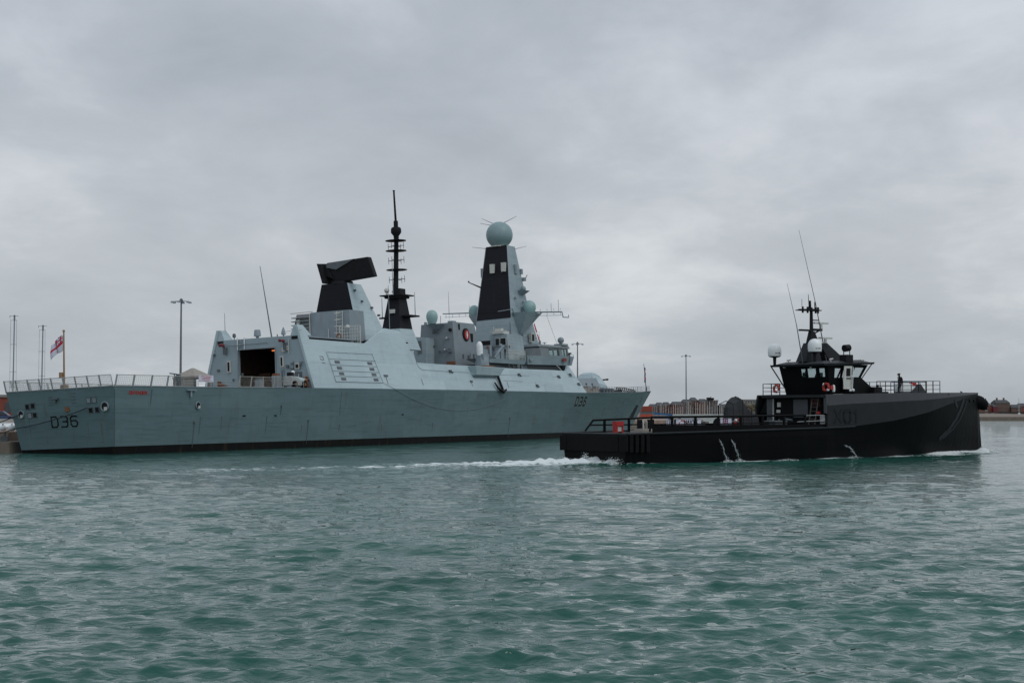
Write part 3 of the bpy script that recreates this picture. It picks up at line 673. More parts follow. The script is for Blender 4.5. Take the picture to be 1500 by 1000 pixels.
b = G(True); b.lathe((63.2,.12,26.8),[(.34,0),(.36,.5),(.70,.95),(.70,1.35),(.62,1.6),(.3,1.75),(.3,2.5),(.2,2.55)],16); b.build('mast_bulb', BLACK, war, smooth=True)
gear('topmast_whip', [('tube',(63.2,.12,29.3),(63.2,-.02,33.4),.16,.12,8),('lathe',(63.2,-.02,33.35),[(.17,0),(.17,.1)],8)], BLACK)
for z_ in (26.65, 25.3, 22.75):
    b = G(True); b.lathe((63.1,.08,z_),[(.4,-.12),(1.38,-.02),(1.42,.03),(1.35,.06),(.4,.1)],20); b.build('antenna_disc', BLACK, war, smooth=True)
for z_ in (25.95, 24.05, 21.5):
    b = G(True); b.tube((63.1,-1.15,z_),(63.1,1.3,z_),.04)
    for t_ in (-1.1,1.25): b.tube((63.1,t_,z_-.45),(63.1,t_,z_+.45),.03)
    b.tube((61.9,.1,z_),(64.3,.1,z_),.04)
    for s2 in (61.9,64.3): b.tube((s2,.1,z_-.4),(s2,.1,z_+.4),.03)
    b.build('dipole_array', BLACK, war)
b = G(True)
for k in range(16): b.tube((62.15,.3,19.6+k*.42),(62.3,.55,19.6+k*.42),.03)
b.build('mast_ladder', BLACK, war)

# ---- mid block with its lean-to
b = G(True); b.hexa([(73.2,-3.0,8.9),(73.2,3.1,8.9),(81.5,3.1,8.9),(81.5,-3.0,8.9)],[(73.5,-2.4,16.1),(73.5,2.55,16.15),(80.0,2.55,16.15),(80.0,-2.4,16.1)]); b.build('funnel_house', mat('funnel_grey_paint',(0.21,0.25,0.275),.55,.1,.8,stain=(.18,.15,.12),stain_amt=.3,stain_scale=2), war)
gear('funnel_top_fittings', [('box',74,74.6,-2.2,-2.0,16.1,16.5),('tube',(73.9,.5,16.1),(73.9,.5,17.2),.04),('box',73.6,80,2.2,2.5,16.15,16.25),('box',75,76,1.0,1.8,16.15,16.5),('lathe',(73.8,-1.3,16.1),[(.12,0),(.2,.3),(.05,.4)],8)], GREY)
o = gear('container_house', [('hexa',[(70.5,-2.6,8.9),(70.5,-.3,8.9),(73.4,-.3,8.9),(73.4,-3.0,8.9)],[(70.9,-1.95,14.3),(70.9,-.2,14.1),(73.4,-.4,14.1),(73.4,-2.3,14.3)])], MAST)
b = G(True); b.hexa([(70.62,-1.45,12.0),(70.62,-.85,12.0),(70.78,-1.0,13.7),(70.78,-1.55,13.7)],[(70.9,-1.45,12.0),(70.9,-.85,12.0),(71.1,-1.0,13.7),(71.1,-1.55,13.7)]); b.build('louvre', DGREY, o)
gear('davit_post', [('box',69,69.3,-3.6,-3.4,9,14.6),('box',68.9,69.4,-3.8,-2.9,14.3,14.6)], GREY)
o = gear('radome_shelf', [('hexa',[(72.7,.1,15.3),(72.7,.6,15.3),(73.5,.6,15.3),(73.5,.1,15.3)],[(71.8,-.9,15.95),(71.8,1.3,15.95),(73.5,1.3,15.95),(73.5,-.9,15.95)])], GREY)
gear('camera_housing', [('sphere',(72.8,.0,14.95),.28,12,8),('box',72.9,73.4,-.15,.15,14.8,15.0)], DGREY, True)
b = G(True); b.lathe((73.0,-.35,16.1),[(.5,0),(.58,.15),(.72,.5),(.80,.85),(.80,1.15),(.70,1.5),(.48,1.78),(.2,1.9),(.02,1.93)],24); b.build('radome', RADOME2, war, smooth=True)
b = G(True); b.tube((73.35,2.3,15.1),(73.15,2.3,15.1),.24,.24,16); b.build('round_port', BLACK, war)
for (t_,z_) in ((1.75,14.0),(1.4,12.4)):
    o = gear('bulkhead_light', [('box',72.9,73.35,t_-.25,t_+.25,z_-.05,z_+.03)], GREY); b = G(True); b.sphere((73.1,t_,z_-.02),.16,10,6); b.build('lamp_head', WHITE, o, smooth=True)
gear('wall_fitting', [('box',73.0,73.3,.5,.7,12.1,12.3),('box',73.0,73.3,1.9,2.4,12.0,12.1),('box',73.0,73.3,2.0,2.2,12.4,12.5),('box',73,73.3,-.3,-.1,13,13.1)], DGREY)
gear('open_hatch', [('box',73.0,73.2,1.7,3.0,9.9,10.75)], BROWN)
gear('deck_locker', [('box',66,67.5,3,4,8.9,9.9),('box',69,70,1,2,8.9,10.0)], OFFW)
em_ = gear('round_emblem', [('tube',(77.0,2.55,14.55),(77.0,2.82,14.55),.92,.92,20)], BLACK)
b = G(True); b.tube((77.1,2.8,14.55),(77.1,2.88,14.55),.68,.68,20); b.build('emblem_field', RED, em_)
b = G(True); b.tube((77.1,2.86,14.5),(77.1,2.92,14.5),.2,.2,12); b.box(77.0,77.2,2.86,2.9,14.1,15.0); b.build('emblem_device', WHITE, em_)
gear('wall_louvre', [('box',78.4,79.1,2.5,2.75,13.6,14.8)], BLACK)
gear('wall_louvre', [('box',75.1,75.4,2.5,2.7,15.2,16.0)], BLACK)
gear('wall_fitting', [('box',75.5,75.8,2.7,3.0,11.2,11.8),('box',77,77.4,2.7,3.0,11.0,11.7),('box',78.6,79,2.7,3.0,11.2,11.9),('box',75.6,76,2.8,3.1,10.0,10.2),('tube',(77.8,2.9,10),(77.8,2.9,12),.05)], DGREY)

# ---- main mast
def mastpt(k, z):   # corners at height z: aft, starboard-front ...
    f = (z-17.6)/(28.75-17.6); w_ = 2.85+(1.72-2.85)*f; a = 91.1+(92.9-91.1)*f; c = 98.0+(95.6-98.0)*f
    ch = .5
    return {'ap':(a,-w_,z),'as':(a,w_,z),'pp':(a+ch,-w_-ch*.8,z),'fs':(c,w_,z),'fp':(c,-w_,z)}[k]
ks = ['ap','as','fs','fp','pp']
b = G(True); b.hexa([mastpt(k,17.6) for k in ks],[mastpt(k,28.75) for k in ks]); b.build('main_mast', MAST, war)
b = G(True); pa = [mastpt('ap',17.58),mastpt('as',17.72),mastpt('as',28.78),mastpt('ap',28.7)]
b.slab([(p[0]-.06,p[1],p[2]) for p in pa],(.05,0,0)); b.build('black_exhaust_panel', BLACKP, war)
b = G(True); b.hexa([(89.3,-3.0,8.9),(89.3,3.3,8.9),(100.5,4.2,8.9),(100.5,-4.2,8.9)],[(91.1,-2.9,17.6),(91.1,2.87,17.6),(98.2,2.9,17.6),(98.2,-2.9,17.6)]); b.build('mast_house', MAST, war)
b = G(True); b.lathe((94.2,-.1,28.7),[(1.62,0),(1.62,.12),(1.5,.15)],24); b.build('radome_collar', OFFW, war, smooth=True)
b = G(True); b.sphere((94.2,-.1,30.55),2.02,36,22,lo=-.86); b.build('main_radome', RADOME, war, smooth=True)
b = G(True)
for p0, p1 in (((94.2,-.9,32.3),(93.4,-2.6,33.2)),((94.2,-1.2,32.1),(94,-3.2,32.6)),((94.4,.7,32.4),(95.0,2.5,33.25)),((93.2,-1.7,28.5),(92.6,-4.0,28.9)),((95.2,1.6,28.3),(97.4,2.8,28.9))): b.tube(p0,p1,.05,.025,6)
b.build('rod_antenna', DGREY, war)
for (t_,z_) in ((-.45,25.3),(1.45,25.4)): gear('sensor_panel', [('box',91.9,92.5,t_-.34,t_+.34,z_-.68,z_+.68)], OFFW)
for (s_,z_) in ((94.6,25.2),): gear('sensor_panel', [('box',s_-.35,s_+.35,1.9,2.35,z_-.7,z_+.7)], GREY)
gear('side_sensor', [('box',93,93.6,-2.9,-2.3,24.2,25.6)], GREY)
gear('side_sensor', [('box',96.2,96.7,1.7,2.4,24.6,25.4),('box',96.6,97.3,2.0,2.6,23.6,24.1),('box',96.9,97.2,2.0,2.4,22.4,22.8),('tube',(97.1,2.3,23.6),(97.1,2.9,24.5),.06)], GREY)
gear('arm_bracket', [('tube',(92,-2.4,22.6),(91.5,-4.2,23.5),.12,.06),('tube',(91.5,-4.2,23.5),(91.5,-4.2,23.7),.12)], BLACK)
o = gear('mast_shelf', [('hexa',[(94.9,2.2,21.3),(96.3,2.2,21.3),(96.3,2.8,21.5),(94.9,2.8,21.5)],[(94.6,2.2,22.0),(96.6,2.2,22.0),(96.6,3.5,22.0),(94.6,3.5,22.0)])], GREY)
b = G(True); b.sphere((95.6,2.9,22.3),.4,14,8,lo=-.5); b.build('small_radome', RADOME, o, smooth=True)
gear('mast_fittings', [('box',96.8,97,2.3,2.6,19.6,19.9),('box',95.5,95.8,2.7,2.9,20.1,20.4),('box',95.0,95.2,2.7,2.9,19.2,19.5),('box',93.0,93.3,2.5,2.9,20.6,20.9),('box',94.1,94.4,2.9,3.2,17.2,17.5),('tube',(92.2,2.9,17.8),(90.6,3.4,19.0),.07),('tube',(90.6,3.4,18.9),(89.6,1.5,18.6),.06),('tube',(91.5,3,18.3),(93.5,4.2,18.4),.05)], GREY)
for (s_,t_,w_) in ((95.4,3.9,.97),(96,-5.8,.85)):
    b = G(True); b.lathe((s_,t_,18.55),[(.7,0),(.8,.15),(w_,.65),(w_,1.05),(w_*.86,1.45),(w_*.55,1.75),(.2,1.88),(.02,1.9)],24); b.build('radome', RADOME2, war, smooth=True)
for sg in (1,-1):
    b = G(True); b.hexa([(93.2,sg*2.9,15.4),(94.2,sg*2.9,15.4),(94.4,sg*3.3,15.5),(93.3,sg*3.3,15.5)],[(91.6,sg*2.8,18.5),(97.2,sg*2.8,18.5),(97.4,sg*4.9,18.5),(92.4,sg*4.9,18.5)]); b.build('radome_sponson', MAST, war)
# yards
b = G(True)
b.tube((96,3,18.75),(96,8.95,18.4),.12,.09); b.tube((96,8.95,18.4),(96,9.1,17.55),.08); b.tube((96,9.1,17.6),(96,10,17.5),.07); b.tube((96,10,17.5),(96,10,17.9),.06)
b.tube((96,3,17.3),(96,5.6,18.5),.08)
for k in range(5): b.tube((96,4.3+k*1.1,18.7-k*.06),(96,4.3+k*1.1,18.2-k*.06),.03); b.tube((96,4.3+k*1.1,18.7),(96,4.3+k*1.1,19.15-k*.05),.03)
b.tube((96,4.2,18.15),(96,9,17.9),.03)
b.build('yardarm', GREY, war)
b = G(True)
b.tube((96,-3,19.15),(96,-11.3,19.5),.11,.08); b.tube((96,-3.0,17.6),(96,-6.5,19.25),.08)
for k in range(6): b.tube((96,-5-k*1.15,19.3),(96,-5-k*1.15,18.8),.03)
b.tube((96,-4.5,18.75),(96,-11,18.95),.025)
for (t_,h_) in ((-10.2,3.6),(-6.6,1.2)): b.tube((96,t_,19.3),(96,t_,19.3+h_),.045,.02)
b.tube((96,-10.2,19.3),(96,-10.2,15.6),.02)
b.build('yardarm', GREY, war)
gear('signal_halyard', [('tube',(95.8,4.1,18.2),(95.2,5.8,12.2),.025),('tube',(97,5.9,18.2),(100.5,6.2,13.0),.02),('tube',(96,8.4,20.3),(96,8.4,18.4),.03),('tube',(96,7.2,19.8),(96,7.2,18.4),.03)], DGREY)
for k, (p0, p1) in enumerate((((95.6,4.4,16.9),(95.5,4.8,15.6)),((95.5,4.9,15.3),(95.3,5.3,14.3)),((95.3,5.4,14.0),(95.2,5.7,13.2)))):
    b = G(True); b.hexa([(p0[0]-.05,p0[1],p0[2]),(p0[0]+.10,p0[1]+.08,p0[2]),(p1[0]+.12,p1[1]+.12,p1[2]),(p1[0]-.08,p1[1],p1[2])],[(p0[0]-.05,p0[1]+.04,p0[2]),(p0[0]+.10,p0[1]+.12,p0[2]),(p1[0]+.12,p1[1]+.16,p1[2]),(p1[0]-.08,p1[1]+.04,p1[2])])
    o = b.build('signal_flag', RED); o.location = DS.o; o.rotation_euler = DS.rot
    tag(o, ['topmost', 'middle', 'lowest'][k]+' red signal flag furled on the slanting halyard above the bridge', 'flag', 'red signal flags on the bridge halyard')

# mast house details
def win_aft(name, s_, t0, t1, z0, z1, par=None):
    b = G(True); b.box(s_-.06, s_+.05, t0, t1, z0, z1); o = b.build(name, OFFW, par or war)
    b = G(True); b.box(s_-.10, s_-.04, t0+.07, t1-.07, z0+.08, z1-.08); b.build('pane', GLASSD, o); return o
sh = gear('director_house', [('hexa',[(84,2.6,8.9),(84,6.0,8.9),(89.8,6.0,8.9),(89.8,2.6,8.9)],[(84.2,2.9,14.9),(84.2,5.5,14.85),(89.8,5.2,14.85),(89.8,2.9,14.9)])], MAST)
gear('house_top_gear', [('box',84,86,3.3,5.0,14.9,15.3),('tube',(84.5,3.3,15.3),(84.5,3.3,16.0),.05),('box',84.3,85,3.6,4.6,15.3,15.7),('tube',(84.2,2.8,15.2),(84.2,5.5,15.3),.05)], OFFW)
win_aft('window', 84.0, 3.75, 4.45, 13.2, 14.3); win_aft('window', 84.0, 4.55, 5.5, 13.2, 14.3)
gear('window_louvre', [('box',89.2,90,-1.2,.2,13.6,14.4)], BLACK)
gear('side_window', [('box',91.2,91.9,3.1,3.45,13.4,14.4)], BLACK)
gear('side_window', [('box',96.0,97.0,3.3,3.75,14.2,15.6)], OFFW)
gear('side_window_pane', [('box',96.2,96.5,3.4,3.8,14.4,15.4),('box',96.6,96.85,3.4,3.8,14.4,15.4)], BLACK)
gear('wall_fittings', [('box',93,93.2,3.4,3.8,15.0,15.2),('box',92,92.3,3.5,4.0,12.1,12.6),('box',95.0,95.3,3.7,4.1,12.0,12.5),('box',96.3,96.6,3.8,4.2,11.8,12.4),('tube',(90.4,3.2,12),(90.4,3.0,17),.05),('tube',(92.6,3.2,14.9),(98,3.7,14.9),.03)], DGREY)
b = G(True); b.tube((84,3.4,12.9),(83.6,3.4,12.9),.3,.3,14); b.build('round_vent', DGREY, war)
gear('lookout_sight', [('box',83.0,84.0,4.0,5.6,12.3,12.6),('tube',(83,5.2,12.0),(83,5.2,12.6),.15)], BLACK)
# close-in gun with white radome on platform
g_ = gear('gun_mount', [('lathe',(73.4,7.0,9.7),[(1.0,0),(.95,.7),(.7,1.5)],14),('box',72.7,74.4,6.4,7.6,10.6,11.5),('box',72.4,73.0,6.7,7.3,9.7,11.2)], GREY)
b = G(True); b.lathe((73.0,6.9,11.3),[(.42,0),(.45,.5),(.45,1.2),(.38,1.6),(.2,1.85),(.03,1.92)],18); b.build('gun_radome', WHITE, war, smooth=True)
b = G(True); b.tube((73.8,7.1,11.2),(76.4,7.3,11.1),.16,.10,8); b.box(73.9,75,6.8,7.5,10.8,11.4); b.build('gun_barrel', DGREY, war)
gear('red_base_plate', [('box',72.4,75.0,6.2,8.0,9.66,9.9)], BROWN)
gear('gun_platform', [('hexa',[(75.0,5,10.4),(86.3,5,10.4),(86.3,7.1,10.4),(75.5,7.1,10.4)],[(74.2,4,11.0),(86.6,4,11.0),(86.6,7.3,11.0),(74.3,7.3,11.0)])], MAST)
b = G(True)
for k in range(4): b.tube((82+k*1.3, 6.8, 9.0), (81.6+k*1.3, 6.9, 10.4), .13)
b.build('platform_strut', DGREY, war)
gear('under_platform_house', [('box',80,87.5,3,6.0,8.9,10.3)], BRM)
gear('recess_shade_box', [('box',76.2,79.9,2.8,6.4,8.9,10.3)], DGREY)  # solid dark box stands in for the shade under the gun platform
def rail(name, pts, h, posts=1.5, rr=.03, m_=WIRE, rails=3, parent=None, flip=True):
    """guard rail: rails as one mesh, every stanchion a child"""
    b = G(flip)
    for k in range(rails):
        hh = h*(k+1)/rails; b.path([(p[0],p[1],p[2]+hh) for p in pts], rr*.8, 5)
    o = b.build(name, m_, parent or war)
    proto = None
    for a, c in zip(pts[:-1], pts[1:]):
        le = (Vector(c)-Vector(a)).length; n = max(1, round(le/posts))
        for i in range(n + (c == pts[-1])):
            p = Vector(a).lerp(Vector(c), i/n)
            q = G(flip); q.tube(tuple(p), (p[0], p[1], p[2]+h), rr*1.3, n=6)
            if proto is None:
                proto = G(flip).tube((0,0,0),(0,0,h),rr*1.3,n=6).build('stanchion', m_, o); st = proto
            else:
                st = proto.copy(); C.objects.link(st); st.parent = o
            st.location = (p[0], -p[1] if flip else p[1], p[2])
    return o
rail('platform_rail', [(80.5,7.2,11.0),(86.5,7.2,11.0),(86.5,4.5,11.0)], 1.35, .45, .03, OFFW)
gear('platform_gear', [('box',78,79.2,5.8,6.8,11,12.1),('box',79.6,80.6,5.8,6.8,11,12.5),('tube',(79,6.6,12.0),(80.4,6.9,12.9),.16),('sphere',(80.2,6.5,12.9),.3,10,6),('tube',(77.6,6.8,11.2),(79,7.0,12.2),.12)], GREY)
gear('platform_gear', [('box',75.2,76.8,5.2,6.2,11,12.3),('box',77,77.6,5.2,6.4,11,12.9),('lathe',(82,5.5,11),[(.4,0),(.4,1.2),(.2,1.6)],12)], GREY)
gear('valve_wheel', [('sphere',(76.6,6.3,12.6),.2,8,6),('sphere',(84.6,5.6,13.0),.2,8,6)], BROWN)

# ---- bridge
gear('bridge_lower', [('hexa',[(88,-5.8,8.9),(88,5.8,8.9),(103.3,5.6,8.9),(103.3,-5.6,8.9)],[(88,-5.8,10.55),(88,5.8,10.55),(102.6,5.6,10.55),(102.6,-5.6,10.55)])], DGREY)  # dark grey puts the recess shade below the wing into the colour
gear('bridge_wing_deck', [('hexa',[(88.2,-6.7,10.5),(88.2,6.7,10.5),(104.6,6.3,10.75),(104.6,-6.3,10.75)],[(87.6,-7.0,11.75),(87.6,7.0,11.75),(105.0,6.6,12.15),(105.0,-6.6,12.15)])], MAST)
b = G(True)   # bridge house: starboard, port and front walls with openings
S0, S1 = 93.0, 103.2
hol = [(96.2,97.8,12.15,13.05),(98.0,99.9,12.1,13.1),(100.9,101.8,12.15,13.25),(101.95,102.9,12.15,13.25)]
for sg in (1,-1): b.wall(lambda a, z: (a, sg*(6.5-.1*(z-12)), z), (S0, S1), (11.8, 13.35), hol, (0, -sg, 0), .15)
b.wall(lambda a, z: (103.2-.15*(z-12), a, z), (-6.3, 6.3), (11.8, 13.35), [(-6+1.55*k, -6+1.55*k+1.35, 12.2, 13.2) for k in range(8)], (-1,0,0), .12)
b.box(93.0,93.2,-6.3,-3.2,11.8,13.3); b.box(93.0,93.2,3.2,6.3,11.8,13.3)
bh = b.build('bridge_house', BRM, war)
for sg in (1,-1):
    for h in hol:
        b = G(True); b.box(h[0],h[1],min(sg*6.38,sg*6.42),max(sg*6.38,sg*6.42),h[2],h[3]); b.build('window_pane', GLASS, bh)
for k in range(8):
    b = G(True); b.box(103.1,103.14,-6+1.55*k,-6+1.55*k+1.35,12.2,13.2); b.build('window_pane', GLASS, bh)
gear('bridge_roof', [('hexa',[(92.5,-6.5,13.3),(92.5,6.5,13.3),(103.6,6.6,13.3),(103.6,-6.6,13.3)],[(92.8,-6.2,13.65),(92.8,6.2,13.65),(103.4,6.4,13.75),(103.4,-6.4,13.75)])], BRM)
gear('bridge_aft_screen', [('hexa',[(89.5,5.0,11.8),(89.5,6.6,11.8),(93.2,6.6,11.8),(93.2,5.0,11.8)],[(91.2,5.0,13.0),(91.2,6.4,13.0),(93.2,6.4,13.1),(93.2,5.0,13.1)])], DGREY)
gear('lookout_box', [('box',100.8,102.9,5.2,6.6,13.7,14.0)], GREY)
b = G(True); b.sphere((101.6,6.0,14.55),.5,16,10); b.tube((101.6,6.0,13.9),(101.6,6.0,14.3),.25); b.build('sight_ball', GREY, war, smooth=True)
gear('roof_fittings', [('lathe',(96.6,5.6,13.65),[(.05,0),(.05,.3),(.4,.35),(.05,.45)],10),('tube',(94.2,5.9,13.6),(94.2,5.9,15.6),.04,.02),('box',94.1,94.3,5.8,6.1,13.6,14.2)], GREY)
gear('wing_light', [('lathe',(104,6.2,12.1),[(.12,0),(.12,.35),(.4,.4),(.4,.6)],10)], BLACK)
rail('wing_rail', [(104.8,6.55,12.1),(104.8,-6.5,12.1)], .3, 2.0, .03, GREY, 1)
nb = gear('red_name_board', [('box',100.3,101.6,6.78,6.85,11.25,11.75)], mat('dull_red_board',(.22,.02,.015),.6,.4,5))
gear('wing_fittings', [('box',88.5,89.4,6.85,7.0,11.0,11.3),('box',103.2,103.5,6.6,6.75,11.0,12.2)], GREY)
gear('wing_stay', [('tube',(98.5,6.6,10.6),(101.3,6.9,9.0),.07),('tube',(95,6.9,9.6),(100.5,7.3,8.9),.04)], OFFW)

# ---- foredeck: silo, gun, anchors gear
b = G(True); b.hexa([(109.0,-4.2,6.6),(109.0,4.2,6.6),(123.8,3.2,6.8),(123.8,-3.2,6.8)],[(110.5,-3.2,9.0),(110.5,3.2,9.0),(123.0,2.4,9.35),(123.0,-2.4,9.35)]); b.build('missile_silo', GREY, war)
gear('silo_fittings', [('box',116.8,117.1,2.9,3.3,8.1,8.4),('box',119.6,120,2.7,3.1,8.1,8.4),('box',119.6,121,2.8,3.2,7.7,7.95),('box',116.5,117.2,3.2,3.5,6.9,7.2)], DGREY)
b = G(True)
b.hexa([(123.3,-1.9,6.8),(123.3,1.9,6.8),(129.9,1.7,6.8),(129.9,-1.7,6.8)],[(123.4,-1.9,8.6),(123.4,1.9,8.6),(130.1,1.5,8.0),(130.1,-1.5,8.0)])
b.hexa([(123.4,-1.9,8.6),(123.4,1.9,8.6),(130.1,1.5,8.0),(130.1,-1.5,8.0)],[(124.2,-1.3,10.1),(124.2,1.3,10.1),(128.2,1.0,9.7),(128.2,-1.0,9.7)])
b.hexa([(124.2,-1.3,10.1),(124.2,1.3,10.1),(128.2,1.0,9.7),(128.2,-1.0,9.7)],[(125,-.9,10.45),(125,.9,10.45),(127,.7,10.35),(127,-.7,10.35)])
b.build('gun_turret', FLANK, war, bevel=.15)
gear('turret_gun_barrel', [('tube',(129,0,9.15),(133,0,9.42),.17,.12),('tube',(133,0,9.4),(133.5,0,9.43),.17)], BLACK)
gear('deck_lockers', [('box',111+1.7*k,112.3+1.7*k,4.2-.25*k,5.0-.25*k,6.6,7.2+.3*(k%3)) for k in range(6)], TAN)
gear('deck_reel', [('tube',(122.6+1.5*k,3.2-.1*k,7.3),(122.6+1.5*k,3.9-.1*k,7.3),.38) for k in range(4)], DGREY)
b = G(True)
for k in range(11):
    s_ = 131.5+k*.9; h_ = .95-.07*max(0,k-4); b.tube((s_,2.3,6.95),(s_,2.3,6.95+h_),.06)
    if k < 10: b.tube((s_,2.3,6.95+h_),(s_+.9,2.3,6.95+.95-.07*max(0,k-3)),.06); b.tube((s_,2.3,7.3),(s_+.9,2.3,7.2),.05); b.tube((s_,2.3,6.95+h_),(s_+.9,2.3,7.1),.04)
b.build('breakwater_frame', BLACK, war)
gear('capstan', [('lathe',(133,0,6.95),[(.5,0),(.35,.4),(.55,.8)],12),('lathe',(137,.8,7),[(.4,0),(.3,.4),(.45,.7)],12),('box',134,136,-.5,1.2,6.9,7.6)], DGREY)
for sg in (1,-1):
    pts = [(s_, sg*(hull_q(s_, zdk(s_))[1]-.12), zdk(s_)) for s_ in (108,112,117,122,127,132,137,142,147,151)]
    rail('deck_rail', pts, .95, 1.6, .02, DGREY, 3)
js = gear('jackstaff', [('tube',(151.3,0,7.5),(150.6,0,12.6),.09,.04),('lathe',(151.3,0,7.5),[(.2,0),(.12,.9)],8)], DGREY)
b = G(True)
for k in range(6): b.box(150.95-.06*k,151.3-.1*(k%2),-.06,.02,11.4-.45*k,11.9-.45*k)
o = b.build('jack_flag', [BLUEF], None); o.location = DS.o; o.rotation_euler = DS.rot
o.data.materials.append(REDF)
for i, p in enumerate(o.data.polygons): p.material_index = 1 if (i//6) in (1, 4) else 0
tag(o, 'small dark blue and red flag hanging limp from the bow staff', 'flag')
# recess and stowed anchor at the stem
b = G(True)
p_ = side(142.2, 3.6, .0); b.hexa([side(139.6,2.6,-.1), side(142.4,2.6,-.1), side(143.9,4.9,-.1), side(142.5,5.0,-.1)],[side(139.6,2.6,.06), side(142.4,2.6,.06), side(143.9,4.9,.06), side(142.5,5.0,.06)]); b.build('anchor_pocket', BLACK, war)
b = G(True); b.strokes([[(144.4,5.8),(144.9,6.3)],[(145.3,5.9),(145.0,5.5)]], sd_, .2, .03); b.build('bow_fitting', DGREY, war)

# ---- ensign staff and flag
gear('ensign_staff', [('tube',(-.3,0,6.2),(-.2,0,11.75),.10,.07),('sphere',(-.2,0,11.8),.13,10,6),('box',-.6,-.2,-.35,-.1,7.3,7.8),('box',-.5,0,-.3,.3,6.1,6.6)], WOOD)
nx, nz = 36, 24
vs = []; fs = []; mi = []
for i in range(nx+1):
    u_ = i/nx
    for j in range(nz+1):
        w_ = j/nz
        x = -1.0*u_*.62 - .22*sin(3.0*u_)*(1-w_)   # drifts aft and to port as it hangs
        y = -.08 - 1.05*u_ + .10*sin(9*u_+2*w_)*u_
        z = 11.35 - 1.45*w_*(1-.12*u_) - .95*u_**1.4 + .10*sin(8*u_+3*w_)
        vs.append((-.25+x*.35+.14*sin(10*u_+2.5*w_)*u_, y*1.15, z))
for i in range(nx):
    for j in range(nz):
        fs.append((i*(nz+1)+j, (i+1)*(nz+1)+j, (i+1)*(nz+1)+j+1, i*(nz+1)+j+1))
        u_ = (i+.5)/nx; w_ = (j+.5)/nz; m_ = 0
        if abs(u_-.5) < .06 or abs(w_-.5) < .09: m_ = 1
        elif u_ < .44 and w_ < .41:
            a, c = u_/.44, w_/.41; m_ = 2
            if abs(a-.5) < .09 or abs(c-.5) < .13: m_ = 1
            elif abs(a-.5) < .16 or abs(c-.5) < .22: m_ = 0
            elif abs(a-c) < .12 or abs(a+c-1) < .12: m_ = 0
        mi.append(m_)
b = G(True); b.add(vs, fs); b.mi = mi
o = b.build('ensign', [WHITEF, REDF, BLUEF], None, smooth=True); o.location = DS.o; o.rotation_euler = DS.rot
sm = o.modifiers.new('thick', 'SOLIDIFY'); sm.thickness = .01
tag(o, 'white naval ensign with a red cross flying from the stern staff of the grey warship', 'flag')

# ---- flight deck safety nets
def net(p0, p1, lean, h, m_=WIRE):
    """one hinged net panel between two deck-edge points, leaning outward by vector lean"""
    b = G(True); p0 = Vector(p0); p1 = Vector(p1); up = Vector((lean[0], lean[1], h))
    d = (p1-p0)
    a = p0 + d*.04; c = p0 + d*.96
    b.path([tuple(a), tuple(a+up), tuple(c+up), tuple(c), tuple(a)], .04, 5)
    n = 9
    for k in range(1, n):
        q = a.lerp(c, k/n); b.tube(tuple(q), tuple(q+up), .012, n=4, cap=False)
    for k in range(1, 5): b.tube(tuple(a+up*k/5), tuple(c+up*k/5), .012, n=4, cap=False)
    o = b.build('net_panel', m_, war)
    s_ = G(True); s_.tube(tuple(p0), tuple(p0+up*1.06), .07, n=6); s_.tube(tuple(p0-Vector((0,0,.12))), tuple(p0+up*.5+Vector((0,0,-.2))), .04, n=5); s_.build('net_arm', WIRE, o)
ts = np.linspace(-6.7, 6.7, 10)
for a, c in zip(ts[:-1], ts[1:]): net((-1.05, a, 6.2), (-1.05, c, 6.2), (-.28, 0), 1.02)
se = [-.9, 1.5, 4.0, 6.3, 8.7]
for a, c in zip(se[:-1], se[1:]): net((a, bdk(a)+.02, 6.2), (c, bdk(c)+.02, 6.22), (0, .25), 1.0)
se = [17.6, 19.6, 21.6, 23.6, 25.4]
for a, c in zip(se[:-1], se[1:]): net((a, bdk(a), 6.3), (c, bdk(c), 6.3), (0, .2), 1.05, TAN)
pe = list(np.linspace(0, 29, 12))
for a, c in zip(pe[:-1], pe[1:]): net((a, -bdk(a)-.02, 6.2), (c, -bdk(c)-.02, 6.22), (0, -.3), 1.0)
rail('deck_rail', [(8.9,bdk(8.9),6.25),(17.5,bdk(17.5),6.28)], .55, 2.4, .022, WIRE, 2)
rail('deck_rail', [(25.4,bdk(25.4),6.3),(29.2,bdk(29.2),6.32)], .75, 1.3, .025, WIRE, 2)
gear('refuelling_post', [('tube',(8.3,6.9,6.2),(7.7,6.9,7.4),.06),('tube',(7.0,6.9,7.5),(8.6,6.9,7.4),.06),('box',8.2,8.5,6.7,7.1,6.2,7.4)], DGREY)

# ---- things standing on the flight deck
tn = DS.thing('pop_up_canopy', 'grey canopy with a pointed roof on the warship flight deck', 'canopy', (13.2, 4.9, 6.22))
b = G(True)
b.hexa([(-1.5,-1.4,1.15),(1.5,-1.4,1.15),(1.5,1.4,1.15),(-1.5,1.4,1.15)],[(-.1,-.1,2.05),(.1,-.1,2.05),(.1,.1,2.05),(-.1,.1,2.05)])
b.hexa([(-1.52,-1.42,.95),(1.52,-1.42,.95),(1.52,1.42,.95),(-1.52,1.42,.95)],[(-1.52,-1.42,1.16),(1.52,-1.42,1.16),(1.52,1.42,1.16),(-1.52,1.42,1.16)])
b.build('canopy_roof', TAN, tn)
for x in (-1.4, 1.4):
    for y in (-1.3, 1.3): b = G(True); b.box(x-.08, x+.08, y-.08, y+.08, 0, .96); b.build('leg', DGREY, tn)
b = G(True); b.box(-1.45,-1.2,-1.3,1.35,0,.95); b.build('side_curtain', TAN, tn)
b = G(True); b.box(.9,1.45,1.25,1.35,0,.95); b.build('side_curtain', TAN, tn)
